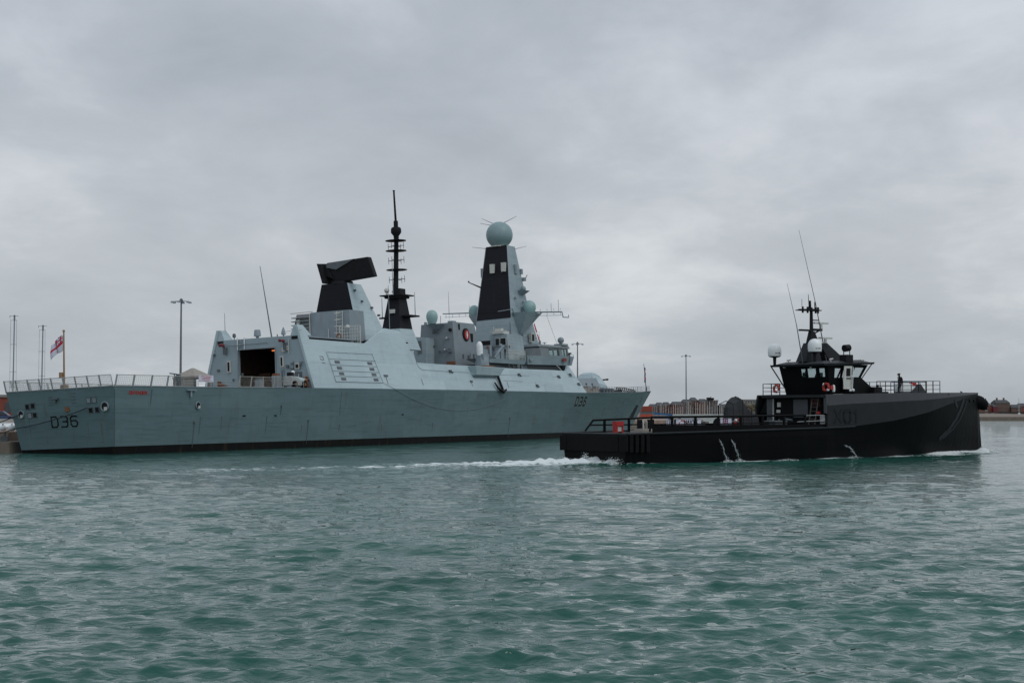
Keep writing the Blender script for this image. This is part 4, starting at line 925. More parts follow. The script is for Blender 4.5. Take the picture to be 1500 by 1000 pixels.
bn = DS.thing('banner', 'white banner with rows of small red lettering tied to the canopy on the flight deck', 'banner', (12.9, 6.75, 6.75))
b = G(True); b.box(-1.15,1.25,-.02,.02,-.02,.68); b.build('cloth', WHITEF, bn)
b = G(True)
for r, (x0, x1) in enumerate(((-.75,.8),(-.55,.7),(-.7,.75),(-.4,.6))):
    x = x0
    while x < x1:
        w_ = random.uniform(.05,.16); b.box(x, x+w_, .02, .035, .54-.15*r, .60-.15*r); x += w_+.05
b.build('lettering', RED, bn)
b = G(True); b.tube((0.1,0,-.5),(.1,0,0),.03); b.build('banner_stay', WHITE, bn)

tk = DS.thing('deck_tractor', 'white towing tractor with a fat wheel parked at the hangar corner on the flight deck', 'tractor', (28.6, 6.7, 6.3))
b = G(True); b.hexa([(-1.2,-.6,.25),(1.6,-.6,.25),(1.6,.6,.25),(-1.2,.6,.25)],[(-1.0,-.55,1.35),(.3,-.5,1.2),(.3,.5,1.2),(-1.0,.55,1.35)]); b.build('body', mat('grubby_white_paint',(.33,.35,.34),.6,.2,3), tk, bevel=.08)
b = G(True); b.tube((.3,0,.95),(2.2,0,.75),.42,.36,14); b.build('tank', mat('pale_blue_tank',(.42,.55,.56),.4), tk)
b = G(True); b.box(-.8,-.3,-.3,.3,1.3,1.75); b.tube((-.2,0,1.3),(.1,0,1.9),.05); b.build('seat', BLACK, tk)
b = G(True); b.sphere((-.2,.1,1.75),.22,10,6); b.build('beacon', WHITE, tk, smooth=True)
for x in (-.7, 1.2):
    for y in (-.7,.7):
        w = G(True); w.torus((x,y,.42),.29,.14,'y',16,8); o = w.build('wheel', RUB, tk, smooth=True)
        q = G(True); q.tube((x,y-.1,.42),(x,y+.1,.42),.2,.2,12); q.build('rim', BROWN, o)
hr = DS.thing('hose_reel', 'coiled orange brown hoses heaped against the hangar wall beside the tractor', 'hose', (31.0, 6.9, 6.35))
for k, (x, z, r) in enumerate(((0,.75,.5),(.1,.55,.42),(-.5,.5,.38))):
    b = G(True); b.torus((x,-.2+.15*k,z),r,.11,'y',18,8); b.build('hose_coil', BROWN, hr, smooth=True)
b = G(True); b.box(-.6,.5,-.5,-.4,0,1.1); b.build('rack', DGREY, hr)
for k, (s_, t_) in enumerate(((24.3,5.2),(26.9,5.6))):
    cr_ = DS.thing('equipment_box', ['grey equipment crate behind the netting in front of the hangar door','taller grey equipment stack standing left of the white deck tractor'][k], 'crate', (s_, t_, 6.3), 'equipment boxes near the hangar door')
    b = G(True); b.box(-.4,.4,-.35,.35,0,.9+.5*k); b.build('box', GREY, cr_, bevel=.03); b = G(True); b.box(-.3,.3,-.3,.3,.9+.5*k,1.15+.5*k); b.build('lid', BROWN if k else DGREY, cr_)

# ================================================================== BLACK WORKBOAT
xb = XS.thing('workboat', 'black workboat with raised charcoal bow, dark wheelhouse and two white domes', 'boat')
XT = np.array([(0,4.08),(10,4.3),(26,4.35),(31,4.25),(35,3.85),(39,3.0),(42,2.1),(44.5,1.2),(46.3,.45),(46.9,.05)],float)
XW = np.array([(0,3.75),(10,4.0),(22,3.95),(28,3.4),(34,2.35),(40,1.25),(44,.55),(47.3,.04)],float)
def xt(s): return smooth_interp(min(s,46.9), XT[:,0], XT[:,1])
def xw(s): return smooth_interp(min(s,47.3), XW[:,0], XW[:,1])
def k1(s): return float(np.interp(s,[21.7,25,30,35,39,43,46.9],[2.66,2.8,3.25,3.95,4.7,5.3,5.72]))
def k2(s): return float(np.interp(s,[21.7,24,35,40,46.9],[4.55,4.7,5.1,5.4,5.78]))
def tp(s): return float(np.interp(s,[21.7,30,46.9],[5.5,5.68,5.86]))
def xrow(s, z, inn=0):
    f = min(max(z/k1(max(s,21.7)) if s > 21.7 else z/2.3, -.3), 1); sb = s + (.4*(1-f) if s > 46 else 0)
    return (sb, max((xw(s) if f <= 0 else xw(s)+(xt(s)-xw(s))*f**(.8)) - inn, .02), z)
SSA = list(np.linspace(0, 21.7, 12)); SSF = list(np.linspace(21.7, 46.9, 36))
b = G(True)
for sg in (1,-1):
    for SS, hi in ((SSA, lambda s: 2.3+.36*s/21.7), (SSF, k1)):
        vs = []; nz_ = 7
        for s in SS:
            for j in range(nz_+1):
                z = -1.2+(hi(s)+1.2)*j/nz_; p = xrow(s, z); vs.append((p[0], sg*p[1], p[2]))
        b.add(vs, [(i*(nz_+1)+j, (i+1)*(nz_+1)+j, (i+1)*(nz_+1)+j+1, i*(nz_+1)+j+1) for i in range(len(SS)-1) for j in range(nz_)])
b.add([(0,-3.6,-1.2),(0,3.6,-1.2),(0,4.08,2.3),(0,-4.08,2.3)],[(0,1,2,3)])
b.add([(s, sg*(xt(s)-.02), 2.28+.36*s/21.7) for s in SSA for sg in (-1,1)],[(2*i,2*i+1,2*i+3,2*i+2) for i in range(len(SSA)-1)])
b.build('hull', XHULL, xb)
def band(za, zb_, ia, ib, name, m_):
    b = G(True)
    for sg in (1,-1):
        vs = []
        for s in SSF: vs += [(s, sg*max(xt(s)+ia,.03), za(s)), (s, sg*max(xt(s)+ib,.02), zb_(s)), (s, sg*max(xt(s)+ib-.18,.0), zb_(s)), (s, sg*max(xt(s)+ia-.18,.0), za(s))]
        b.add(vs, [(4*i+j, 4*(i+1)+j, 4*(i+1)+(j+1)%4, 4*i+(j+1)%4) for i in range(len(SSF)-1) for j in range(4)]+[(0,1,2,3)])
    return b.build(name, m_, xb)
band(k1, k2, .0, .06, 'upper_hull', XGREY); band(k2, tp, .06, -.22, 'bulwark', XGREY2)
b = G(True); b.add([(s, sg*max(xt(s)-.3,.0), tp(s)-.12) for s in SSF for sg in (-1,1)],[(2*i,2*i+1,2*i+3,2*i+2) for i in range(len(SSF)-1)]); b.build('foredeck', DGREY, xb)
b = G(True); b.path([(0,4.12,2.3),(0,-4.12,2.3)],.10,8)
for sg in (1,-1): b.path([(s,sg*(xt(s)+.04),2.32+.36*s/21.7) for s in SSA]+[(23.5,sg*(xt(23.5)+.03),2.72),(25,sg*(xt(25)+.02),2.78)],.09,8)
b.build('rubbing_strake', XGREY, xb)
# stern fenders
for (t0,t1) in ((-4.25,-3.35),(-3.3,3.3),(3.35,4.2)):
    b = G(True); b.box(-.22,0.05,t0,t1,.95,2.2); b.build('stern_fender', RUB, xb, bevel=.05)
for k in range(4):
    b = G(True); b.box(.15+k*.55,.5+k*.55,4.0,4.28,.9,2.25); b.build('corner_fender', RUB, xb, bevel=.05)
def xs_(a, z, off=0.0):
    s = a; f = (z-k1(s))/(k2(s)-k1(s)); return (s, xt(s)+.0+.06*f+off+.01, z)
b = G(True); b.strokes(word('X01', 22.55, 3.15, .78, 1.0, .35), xs_, .20, .015); b.build('pennant_number', XMARKD, xb)
# sweeping grey stripes painted near the bow
def xlow(a, z, off=0.0):
    if z < k1(a): p = xrow(a, z); return (p[0], p[1]+off+.015, z)
    if z < k2(a): return xs_(a, z, off+.01)
    f = (z-k2(a))/(tp(a)-k2(a)); return (a, xt(a)+.06-.28*f+off+.02, z)
b = G(True)
for base, w_ in ((0,.30),(.9,.14)):
    pts = [(42.4+base-.0,5.7),(42.3+base,5.0),(41.9+base,4.2),(41.2+base,3.3),(40.2+base*.8,2.4),(38.8+base*.6,1.6)]
    b.strokes([pts], xlow, w_*1.5, .006)
b.strokes([[(39.3,5.6),(40.3,5.0),(41.0,4.5)]], xlow, .28, .01)
b.build('bow_stripes', XMARK, xb)
for s_ in (44.1, 45.2):
    b = G(True); p = xlow(s_,5.0); b.tube((s_,p[1]-.1,5.05),(s_+.05,p[1]+.06,5.05),.13,.13,12); b.build('bow_fairlead', BLACK, xb)
b = G(True)
for k in range(6): p = xlow(44+.3*k,4.6); b.box(44+.3*k,44.1+.3*k,p[1],p[1]+.03,4.55-.14*(k%3),4.62-.14*(k%3))
b.build('draught_marks', XMARK, xb)
b = G(True); b.sphere((46.8,0,5.0),.8,16,10,zs=.75); b.sphere((47.3,.25,4.75),.55,12,8); b.tube((47.3,.2,4.2),(47.5,.2,5.4),.3,.05,8); b.tube((47.9,.1,4.2),(47.95,.1,5.3),.22,.04,8); b.build('bow_fender', RUB, xb, smooth=True)

# working deck edge, rails
b = G(True); 
b.box(2.6,21.6,4.0,4.12,2.4,2.98); b.box(9.5,21.6,-4.12,-4.0,2.4,2.98)
b.build('deck_bulwark', XHULL, xb)
b = G(True); b.path([(2.5,4.05,3.62),(19.4,4.05,3.74)],.09,8); b.path([(2.5,4.05,3.62),(2.3,4.05,2.5)],.08,8); b.path([(2.5,4.05,3.05),(21.6,4.05,3.15)],.045,6)
r0 = b.build('cargo_rail', XHULL, xb)
for s in np.arange(4.6,20,2.45):
    q = G(True); q.box(s-.09,s+.09,3.98,4.12,2.9,3.66); q.build('rail_post', XHULL, r0)
b = G(True); b.path([(2.2,-3.95,2.5),(3.0,-3.95,3.34),(9.5,-3.95,3.55),(21.5,-3.95,3.7)],.085,8); b.path([(2.6,-3.95,2.95),(21.5,-3.95,3.0)],.07,6)
r1 = b.build('cargo_rail', XHULL, xb)
for s in np.arange(4.2,21,2.6):
    q = G(True); q.box(s-.09,s+.09,-4.02,-3.88,2.4,3.4); q.build('rail_post', XHULL, r1)
b = G(True); b.path([(19.4,4.05,3.72),(21.6,4.05,3.76)],.03,6); b.path([(18.4,4.05,3.2),(21.6,4.05,3.3)],.03,6); b.build('gate_wire', WIRE, xb)
random.seed(4)
b = G(True)
for s in (7.2,8.0,9.6,11.9,12.3,13.6,14.6,15.6,16.5,17.3,18.2): b.box(s,s+random.uniform(.2,.9),4.13,4.2,2.42,2.50)
b.build('deck_edge_white_bits', OFFW, xb)  # row of small off-white bars along the bulwark foot

# deckhouse under the wheelhouse
b = G(True); b.hexa([(22.0,-3.3,2.6),(22.0,3.5,2.6),(30,3.5,2.6),(30,-3.3,2.6)],[(22.0,-3.15,5.25),(22.0,3.5,5.25),(30,3.5,5.25),(30,-3.15,5.25)]); b.build('deckhouse', XHULL, xb)
b = G(True); b.box(21.3,30,-3.15,4.0,5.25,5.48); b.build('upper_walkway', XGREY, xb)
for sg in (-1,):
    b = G(True); b.slab([(21.6,-4.2,2.6),(24.0,-4.2,2.6),(24.0,-4.2,5.5),(22.95,-4.2,5.3),(21.65,-4.2,3.85)],(0,.15,0)); b.build('wing_bulwark', XHULL, xb)
    b = G(True); b.hexa([(21.9,-4.0,3.9),(21.9,-3.0,3.9),(22.3,-3.0,3.9),(22.3,-4.0,3.9)],[(21.9,-3.15,5.2),(21.9,-3.0,5.2),(22.3,-3.0,5.2),(22.3,-3.15,5.2)]); b.build('wing_plate', XHULL, xb)
b = G(True); b.box(21.75,22.0,-2.95,-2.15,3.0,5.15); o = b.build('louvred_intake', XPANEL, xb)
b = G(True)
for k in range(13): b.box(21.70,21.76,-2.9,-2.2,3.08+.16*k,3.14+.16*k)
b.build('louvre', DGREY, o)
b = G(True); b.box(21.72,21.78,-2.2,-2.1,3.0,5.15); b.build('louvre_edge', OFFW, o)
b = G(True); b.box(21.9,22.0,.15,1.85,3.55,5.1); b.build('side_door', XPANEL, xb)
b = G(True); b.box(21.93,21.99,-1.85,-1.45,4.45,4.85); b.build('small_sign', OFFW, xb)
b = G(True); b.box(21.93,21.99,-1.95,-1.5,3.95,4.2); b.build('small_sign', OFFW, xb)
b = G(True); b.box(21.6,21.7,2.0,2.6,5.28,5.38); b.build('walkway_sign', OFFW, xb)
ld = G(True)
for t_ in (2.45,3.15): ld.tube((21.3,t_,2.5),(21.9,t_,5.3),.06)
for k in range(8): ld.box(21.3+.07*k,21.55+.07*k,2.45,3.15,2.75+.33*k,2.79+.33*k)
ld.build('ladder', mat('worn_bronze_grey',(.09,.08,.07),.7), xb)
b = G(True); b.box(21.62,21.72,3.55,4.05,3.0,3.75); b.build('notice_board', mat('speckled_notice',(.38,.39,.39),.6,.6,14), xb)
b = G(True); b.box(21.6,21.74,4.0,4.35,3.9,5.2); b.build('hull_end_post', XPANEL, xb)
gx = lambda name, items, m_, sm=False: (lambda b: ([getattr(b, it[0])(*it[1:]) for it in items], b.build(name, m_, xb, smooth=sm))[1])(G(True))
gx('deck_pipes', [('tube',(21.5,-.6,3.4),(21.5,.4,3.3),.1),('tube',(21.3,-1.0,2.6),(21.3,-1.0,3.4),.08),('box',21.2,21.6,-1.4,-.9,2.6,3.2)], DGREY)
rail('walkway_rail', [(24.5,-3.05,5.48),(21.4,-3.05,5.48),(21.4,-1.0,5.48)], 1.0, .9, .03, BLACK, 3, xb)

# wheelhouse
def side_surf(sg):
    def f(a, z):
        k = (z-5.5)/(8.15-5.5); s0 = 23.75+(23.2-23.75)*k; s1 = 26.6+(28.35-26.6)*k; return (s0+(s1-s0)*a, sg*(2.55+.35*k), z)
    return f
def aft_surf(a, z):
    k = (z-5.5)/(8.15-5.5); return (23.75-.55*k, -(2.55+.35*k)+(2*(2.55+.35*k))*a, z)
def fwd_surf(a, z):
    k = (z-5.5)/(8.15-5.5); return (26.6+1.75*k, -(2.55+.35*k)+(2*(2.55+.35*k))*a, z)
b = G(True)
hs_ = [(.20,.385,6.98,7.78),(.43,.66,5.75,7.95),(.71,.95,7.02,7.88)]
hp_ = [(.05,.32,6.95,7.9),(.36,.66,6.95,7.95),(.70,.97,6.95,8.0)]
ha_ = [(.44,.545,7.02,7.75),(.575,.76,7.02,7.78),(.82,.945,7.05,7.78)]
hf_ = [(.02,.255,6.95,8.02),(.275,.49,6.95,8.02),(.51,.725,6.95,8.02),(.745,.98,6.95,8.02)]
b.wall(side_surf(1),(0,1),(5.5,8.15),hs_,(0,-1,0),.12); b.wall(side_surf(-1),(0,1),(5.5,8.15),hp_,(0,1,0),.12)
b.wall(aft_surf,(0,1),(5.5,8.15),ha_,(1,0,0),.12); b.wall(fwd_surf,(0,1),(5.5,8.15),hf_,(-1,0,0),.12)
wh = b.build('wheelhouse', XHULL, xb)
GL = glass_mat('wheelhouse_glass', (.95,.97,.97)); GLA = glass_mat('tinted_glass', (.80,.85,.85))
for sf, hh, n_ in ((side_surf(1),[hs_[0],hs_[2]],(0,-.05,0)),(side_surf(-1),hp_,(0,.05,0)),(aft_surf,ha_,(.05,0,0)),(fwd_surf,hf_,(-.05,0,0))):
    for h in hh:
        q = G(True); P4 = [tuple(Vector(sf(a,z))+Vector(n_)) for a, z in ((h[0],h[2]),(h[1],h[2]),(h[1],h[3]),(h[0],h[3]))]
        q.slab(P4, tuple(Vector(n_)*.3)); q.build('window_pane', GLA if sf is aft_surf else GL, wh)
b = G(True); b.box(23.9,26.8,-2.5,2.5,5.5,5.6); b.box(26.0,26.9,-1.8,1.8,5.6,6.9); b.build('console', BLACK, xb)
b = G(True); b.box(24.6,25.1,.6,1.1,5.6,6.7); b.box(24.5,24.62,.6,1.1,6.7,7.45); b.build('helm_seat', BLACK, xb, bevel=.05)
b = G(True); b.box(24.6,25.1,-1.3,-.8,5.6,6.7); b.box(24.5,24.62,-1.3,-.8,6.7,7.5); b.build('helm_seat', BLACK, xb, bevel=.05)
b = G(True)   # open white door standing proud of the side
dz = lambda a, z: (25.0+1.0*a+ (z-5.8)*.06, 3.05+.0*a, z)
b.wall(dz,(0,1),(6.0,8.0),[(.25,.78,7.1,7.8)],(0,.07,0),.07); dr = b.build('wheelhouse_door', OFFW, xb)
b = G(True); b.box(25.3,25.9,3.06,3.09,7.1,7.8); b.build('door_window', BLACK, dr)
b = G(True); b.box(25.35,25.95,3.12,3.15,6.86,7.0); b.build('door_plate', DGREY, dr)
b = G(True); b.tube((25.9,3.3,5.9),(26.05,3.3,7.9),.035); b.tube((24.9,3.25,6.3),(24.8,3.25,7.2),.03); b.sphere((25.95,3.35,5.9),.14,10,6); b.sphere((25.6,3.35,5.88),.12,10,6); b.build('door_handrail', WHITE, xb)
b = G(True); b.hexa([(26.5,-3.0,5.48),(26.5,3.0,5.48),(29.7,2.9,5.6),(29.7,-2.9,5.6)],[(26.5,-2.85,7.04),(26.5,2.85,7.04),(27.5,2.8,7.06),(27.5,-2.8,7.06)]); b.build('front_fairing', XHULL, xb)
b = G(True); b.hexa([(22.6,-3.25,7.98),(22.6,3.2,7.98),(28.75,3.2,8.2),(28.75,-3.25,8.2)],[(22.5,-3.3,8.16),(22.5,3.25,8.16),(28.85,3.25,8.38),(28.85,-3.3,8.38)]); b.build('wheelhouse_roof', XGREY, xb)
b = G(True); b.hexa([(22.7,-3.0,8.17),(22.7,3.0,8.17),(28.5,3.0,8.38),(28.5,-3.0,8.38)],[(23.5,-2.2,8.42),(23.5,2.2,8.42),(28.0,2.2,8.6),(28.0,-2.2,8.6)]); b.build('roof_crown', XGREY2, xb)
b = G(True); b.tube((22.5,-3.2,8.1),(23.75,-2.5,5.9),.06); b.tube((28.6,3.1,8.2),(27.6,2.8,6.9),.05); b.tube((28.6,-3.1,8.2),(27.6,-2.8,6.9),.05); b.build('roof_drain', XPANEL, xb)
for s_, t_ in ((23.3,-1.8),(24,2.6),(27.9,2.6),(28.4,1.8)):
    b = G(True); b.tube((s_,t_,8.3),(s_,t_,8.55),.04); b.tube((s_-.15,t_,8.55),(s_+.25,t_,8.6),.07); b.build('roof_light', OFFW, xb)
b = G(True); b.sphere((22.9,-1.9,8.0),.16,10,6); b.sphere((23.0,1.2,7.85),.12,8,6); b.tube((24.6,-.4,8.4),(24.6,-.4,8.8),.2); b.build('deck_light', OFFW, xb)
# mast on the roof
b = G(True)
b.hexa([(23.0,-.6,8.4),(23.0,.6,8.4),(25.0,.6,8.4),(25.0,-.6,8.4)],[(23.7,-.35,10.05),(23.7,.35,10.05),(24.7,.35,10.05),(24.7,-.35,10.05)])
b.hexa([(26.2,-.5,8.4),(26.2,.5,8.4),(28.3,.5,8.5),(28.3,-.5,8.5)],[(25.2,-.3,9.9),(25.2,.3,9.9),(26.0,.3,10.1),(26.0,-.3,10.1)])
b.box(23.8,26.0,-.35,.35,9.75,10.05); b.build('mast_foot', XGREY, xb)
b = G(True); b.hexa([(23.9,-.3,9.9),(23.9,.3,9.9),(25.1,.3,9.9),(25.1,-.3,9.9)],[(24.15,-.16,11.1),(24.15,.16,11.1),(24.6,.16,11.1),(24.6,-.16,11.1)]); b.tube((24.35,0,11),(24.35,0,13.2),.17,.13,8); b.build('mast_column', BLACK, xb)
b = G(True); b.box(22.9,24.35,-.15,.15,11.1,11.25); b.box(24.35,25.6,-.15,.15,11.15,11.35); b.tube((24.4,0,10.8),(25.6,0,11.3),.07); b.box(24.4,25.2,-.1,.1,12.05,12.13); b.build('mast_arm', BLACK, xb)
b = G(True); b.box(22.9,25.15,-.5,.5,12.9,12.98); b.tube((22.8,0,12.95),(25.3,0,13.05),.08)
for s_ in (23.3,23.9,24.9,25.2): b.tube((s_,0,12.7),(s_,0,13.25),.09)
b.tube((24.6,.2,13),(24.6,.2,13.7),.05); b.tube((24.1,0,13),(24.0,0,14.35),.05,.02); b.tube((24.25,0,13.1),(24.2,0,13.8),.09); b.tube((23.2,0,13),(23.2,0,13.9),.02); b.build('mast_platform', BLACK, xb)
for (s0,s1,z_) in ((24.7,26.4,11.85),(25.3,26.9,10.55)):
    b = G(True); b.box(s0,s1,-.1,.1,z_-.07,z_+.07); b.tube(((s0+s1)/2,0,z_-.5),((s0+s1)/2,0,z_),.14); b.build('radar_scanner', OFFW, xb)
for (s0,t0,s1,t1,z0,z1) in ((25.9,.3,23.1,-.2,9.4,20.0),(22.95,.3,21.4,0,9.2,15.2)):
    b = G(True); b.tube((s0,t0,z0-.9),(s0+(s1-s0)*.4,t0+(t1-t0)*.4,z0+(z1-z0)*.4),.055,.035); b.tube((s0+(s1-s0)*.4,t0+(t1-t0)*.4,z0+(z1-z0)*.4),(s1,t1,z1),.03,.012); b.build('whip_antenna', DGREY, xb)
for (s_,t_,z_) in ((23.0,-3.2,8.92),(23.4,1.3,9.2)):
    b = G(True); b.lathe((s_,t_,z_),[(.46,0),(.57,.06),(.60,.25),(.60,.62),(.52,.90),(.36,1.08),(.15,1.17),(.01,1.19)],24); o = b.build('satellite_dome', WHITE, xb, smooth=True)
    b = G(True); 
    def dm(a, z, off=0, s_=s_, t_=t_): 
        ang = a/.6; return (s_-cos(ang)*(.602+off), t_+sin(ang)*(.602+off), z)
    b.strokes(word('SAILOR',.55,z_+.28,.055,.09,.025), dm, .018, .004); b.build('maker_lettering', DGREY, o)
    b = G(True); b.tube((s_,t_,z_-.9),(s_,t_,z_+.02),.12,.16); b.lathe((s_,t_,z_-.1),[(.15,0),(.5,.09)],16); b.build('dome_post', BLACK, o)
b = G(True); b.box(25.6,26.5,2.1,2.9,8.35,9.0); o = b.build('searchlight_base', BLACK, xb, bevel=.04)
b = G(True); b.tube((25.8,2.5,9.55),(26.4,2.5,9.62),.32,.30,14); b.tube((26.1,2.15,9.0),(26.1,2.15,9.55),.04); b.tube((26.1,2.85,9.0),(26.1,2.85,9.55),.04); b.build('searchlight', BLACK, xb)
# foredeck rail
rail('foredeck_rail', [(28.4,3.85,5.55),(33,3.75,5.6),(37.9,2.9,5.68),(38.6,.0,5.7),(37.9,-2.9,5.68),(33,-3.75,5.6),(28.4,-3.85,5.55)], 1.15, 1.15, .028, BLACK, 3, xb)
b = G(True); b.box(36.5,38.5,-1.6,.9,6.72,6.84); b.build('rail_net_roll', GREY, xb)
b = G(True); b.hexa([(35.6,-.2,5.6),(35.6,1.5,5.6),(37.9,1.5,5.6),(37.9,-.2,5.6)],[(36.9,.1,6.55),(36.9,1.3,6.55),(37.2,1.3,6.55),(37.2,.1,6.55)]); b.build('windlass_cover', TARP, xb)
raft = XS.thing('liferaft_box', 'white box with a red corner on the black foredeck behind the rail', 'box', (35.6, .7, 5.6))
b = G(True); b.box(-.9,1.0,-.5,.5,.25,1.0); b.build('box', WHITE, raft, bevel=.06); b = G(True); b.box(.55,1.05,.1,.53,.8,1.08); b.build('red_cover', RED, raft); b = G(True); b.box(-.9,.9,-.45,.45,0,.25); b.build('cradle', DGREY, raft)
gx('foredeck_gear', [('box',28.6,29.6,2.6,3.4,5.5,6.2),('tube',(29.2,3.2,5.6),(29.2,3.2,6.4),.12),('box',32.3,33.6,-1,.6,5.55,5.85)], BLACK)

# lifebuoys
def buoy(name, label, s_, t_, z_, ax='x', full=True):
    t = XS.thing(name, label, 'lifebuoy', (s_, t_, z_), 'orange red lifebuoys on the black workboat')
    b = G(True); b.torus((0,0,0),.30,.10,ax,22,8); b.build('ring', ORNG if full else RED, t, smooth=True)
    for k in range(4):
        A = pi/4+k*pi/2; b = G(True)
        c = (0,.33*cos(A),.33*sin(A)) if ax == 'x' else (.33*cos(A),0,.33*sin(A))
        b.sphere(c,.125,8,6); b.build('reflective_band', WHITE if k % 2 else RED, t, smooth=True)
    return t
buoy('lifebuoy','red lifebuoy on the small aft railing under the left white dome', 21.3, -1.3, 6.05)
buoy('lifebuoy','orange red lifebuoy hung on the dark side below the wheelhouse windows', 23.0, 2.95, 6.15)
buoy('lifebuoy','red lifebuoy in front of the longer white lettered board on the cargo rail', 5.7, 3.90, 3.06, 'y')
buoy('lifebuoy','red lifebuoy on the cargo rail between the purple marked board and the deckhouse', 11.8, 3.90, 3.12, 'y')
b = G(True); b.lathe((0,0,0),[(.1,0),(.13,.1),(.13,.5),(.05,.6)],10); o = b.build('smoke_float', WHITE, None); o.location = XS.P(23.9,3.0,5.75); o.rotation_euler = XS.rot; tag(o, 'small white canister beside the orange lifebuoy under the wheelhouse', 'canister')
gx('red_fitting', [('box',23.5,23.75,2.9,3.1,5.95,6.3)], RED)
gx('walkway_mat', [('box',23.6,24.8,3.2,3.9,5.48,5.56)], OFFW)
gx('red_hose_box', [('box',21.4,21.6,3.4,3.65,3.85,4.05)], RED)
gx('painted_glow_panel', [('box',21.95,21.99,2.1,3.3,4.5,5.2)], mat('dark_red_panel',(.05,.008,.008),.8))  # the glow is only this panel's dark red colour, nothing emits

# boards on the far rail
def board(label, s0, s1, z0, z1, t_=3.96):
    t = XS.thing('rail_board', label, 'board', ((s0+s1)/2, t_, z0)); w_ = (s1-s0)/2
    b = G(True); b.box(-w_,w_,-.02,.02,0,z1-z0); b.build('panel', WHITEF, t); return t, w_, z1-z0
t, w_, h_ = board('long white board with dark letters on the near cargo rail of the black workboat', 5.1, 7.7, 3.0, 3.5)
b = G(True); b.strokes([[(x, y) for x, y in ln] for ln in word('NAVYX',-.45,.12,.2,.26,.09)], lambda a, z, o=0: (a, .03+o, z), .05, .01); b.build('lettering', BLACK, t)
t, w_, h_ = board('short white board with a purple red grid emblem on the near cargo rail', 9.8, 11.0, 3.0, 3.52)
b = G(True)
for k in range(3): b.box(-.35,.2,.02,.035,.1+.15*k,.17+.15*k)
for k in range(3): b.box(-.35+.23*k,-.28+.23*k,.02,.035,.08,.5)
b.build('emblem', mat('purple_print',(.16,.01,.07),.7), t)
t, w_, h_ = board('pale board with vertical dark slots on the cargo rail, aft of the lettered board', 4.1, 4.85, 3.0, 3.45)
b = G(True)
for k in range(4): b.box(-.3+.18*k,-.24+.18*k,.02,.035,.05,.4)
b.build('slots', DGREY, t)
# deck cargo
def cargo(name, label, cat, p, items, m_, group=None, bevel=0):
    t = XS.thing(name, label, cat, p, group)
    for nm, it, mm_ in items:
        b = G(True)
        for i_ in it: getattr(b, i_[0])(*i_[1:])
        b.build(nm, mm_, t, bevel=bevel, smooth=False)
    return t
cargo('fuel_pump_set','red pump frame standing on legs near the stern of the workboat deck','pump',(3.4,-1.2,2.36),[('frame',[('box',-.35,.35,-.3,.3,.55,.9)],RED),('leg',[('box',-.35,-.22,-.25,.25,0,.55)],RED),('leg',[('box',.22,.35,-.25,.25,0,.55)],RED),('engine',[('box',-.2,.2,-.2,.2,.1,.5)],OFFW)],RED)
cargo('pallet_load','low tan pallet load spread on the stern deck beside the red pump','pallet',(5.5,1.5,2.4),[('pallet',[('box',-2.4,2.4,-.8,.8,0,.16)],TAN),('load',[('box',-2.2,-1.2,-.5,.5,.16,.3),('box',-.3,.4,-.5,.5,.16,.28)],TAN)],TAN)
cargo('gas_bottle_rack','black frame with pale bottles beside the stern rail','rack',(7.4,-2.6,2.4),[('frame',[('box',-.6,.6,-.3,.3,0,.1),('box',-.6,-.5,-.3,.3,0,1.0),('box',.5,.6,-.3,.3,0,1.0)],BLACK),('bottle',[('lathe',(-.25,0,.1),[(.12,0),(.12,.7),(.04,.85)],10)],OFFW),('bottle',[('lathe',(.15,0,.1),[(.12,0),(.12,.7),(.04,.85)],10)],TAN)],BLACK)
for k,(s_,t_,l_) in enumerate(((10.2,-2.0,'black cable drum lying aft on the workboat deck'),(15.8,-2.3,'black cable drum beside the tarpaulin covered load'))):
    cargo('cable_drum',l_,'drum',(s_,t_,2.4),[('flange',[('tube',(0,-.6,.55),(0,-.5,.55),.55,.55,20)],BLACK),('flange',[('tube',(0,.5,.55),(0,.6,.55),.55,.55,20)],BLACK),('core',[('tube',(0,-.5,.55),(0,.5,.55),.35,.35,16)],RUB)],BLACK,'cable drums on the work deck')
for k,(s_,t_,l_,m_) in enumerate(((8.9,2.0,'grey tool box on the open deck, left of the lettered board',XPANEL),(13.2,1.4,'black tool box on the open deck behind the lifebuoy',BLACK),(18.6,1.6,'low grey locker near the deckhouse of the workboat',XPANEL),(20.2,-.6,'dark locker at the foot of the deckhouse door',BLACK))):
    cargo('tool_box',l_,'box',(s_,t_,2.42),[('box',[('box',-.7,.7,-.4,.4,0,.75)],m_),('lid',[('box',-.72,.72,-.42,.42,.75,.85)],DGREY)],m_,'tool boxes on the work deck',.03)
# tarpaulin covered load
tp_ = XS.thing('covered_load', 'tall load under a charcoal tarpaulin, rounded at the top, on the black workboat deck', 'cover', (15.6, -.2, 2.42))
prof = [(-1.45,0),(-1.55,1.0),(-1.5,2.0),(-1.25,2.5),(-.8,2.82),(-.35,2.84),(.1,2.5),(.7,1.95),(1.3,1.5),(1.9,1.2),(2.1,0)]
b = G(True); cols = 11; vs = []
for j in range(cols):
    y = -1+2*j/(cols-1); e2 = 1-.28*abs(y)**4
    for i, (x, z) in enumerate(prof):
        vs.append(((x+.25)*e2+random.uniform(-.05,.05), y*(.62-.12*z/2.8)+random.uniform(-.04,.04), z*(1-.10*abs(y)**3)+random.uniform(-.05,.05)))
n_ = len(prof); fs = [(j*n_+i,(j+1)*n_+i,(j+1)*n_+i+1,j*n_+i+1) for j in range(cols-1) for i in range(n_-1)]+[tuple(range(n_)),tuple((cols-1)*n_+i for i in range(n_))]
b.add(vs, fs); b.build('tarpaulin', TARP, tp_)
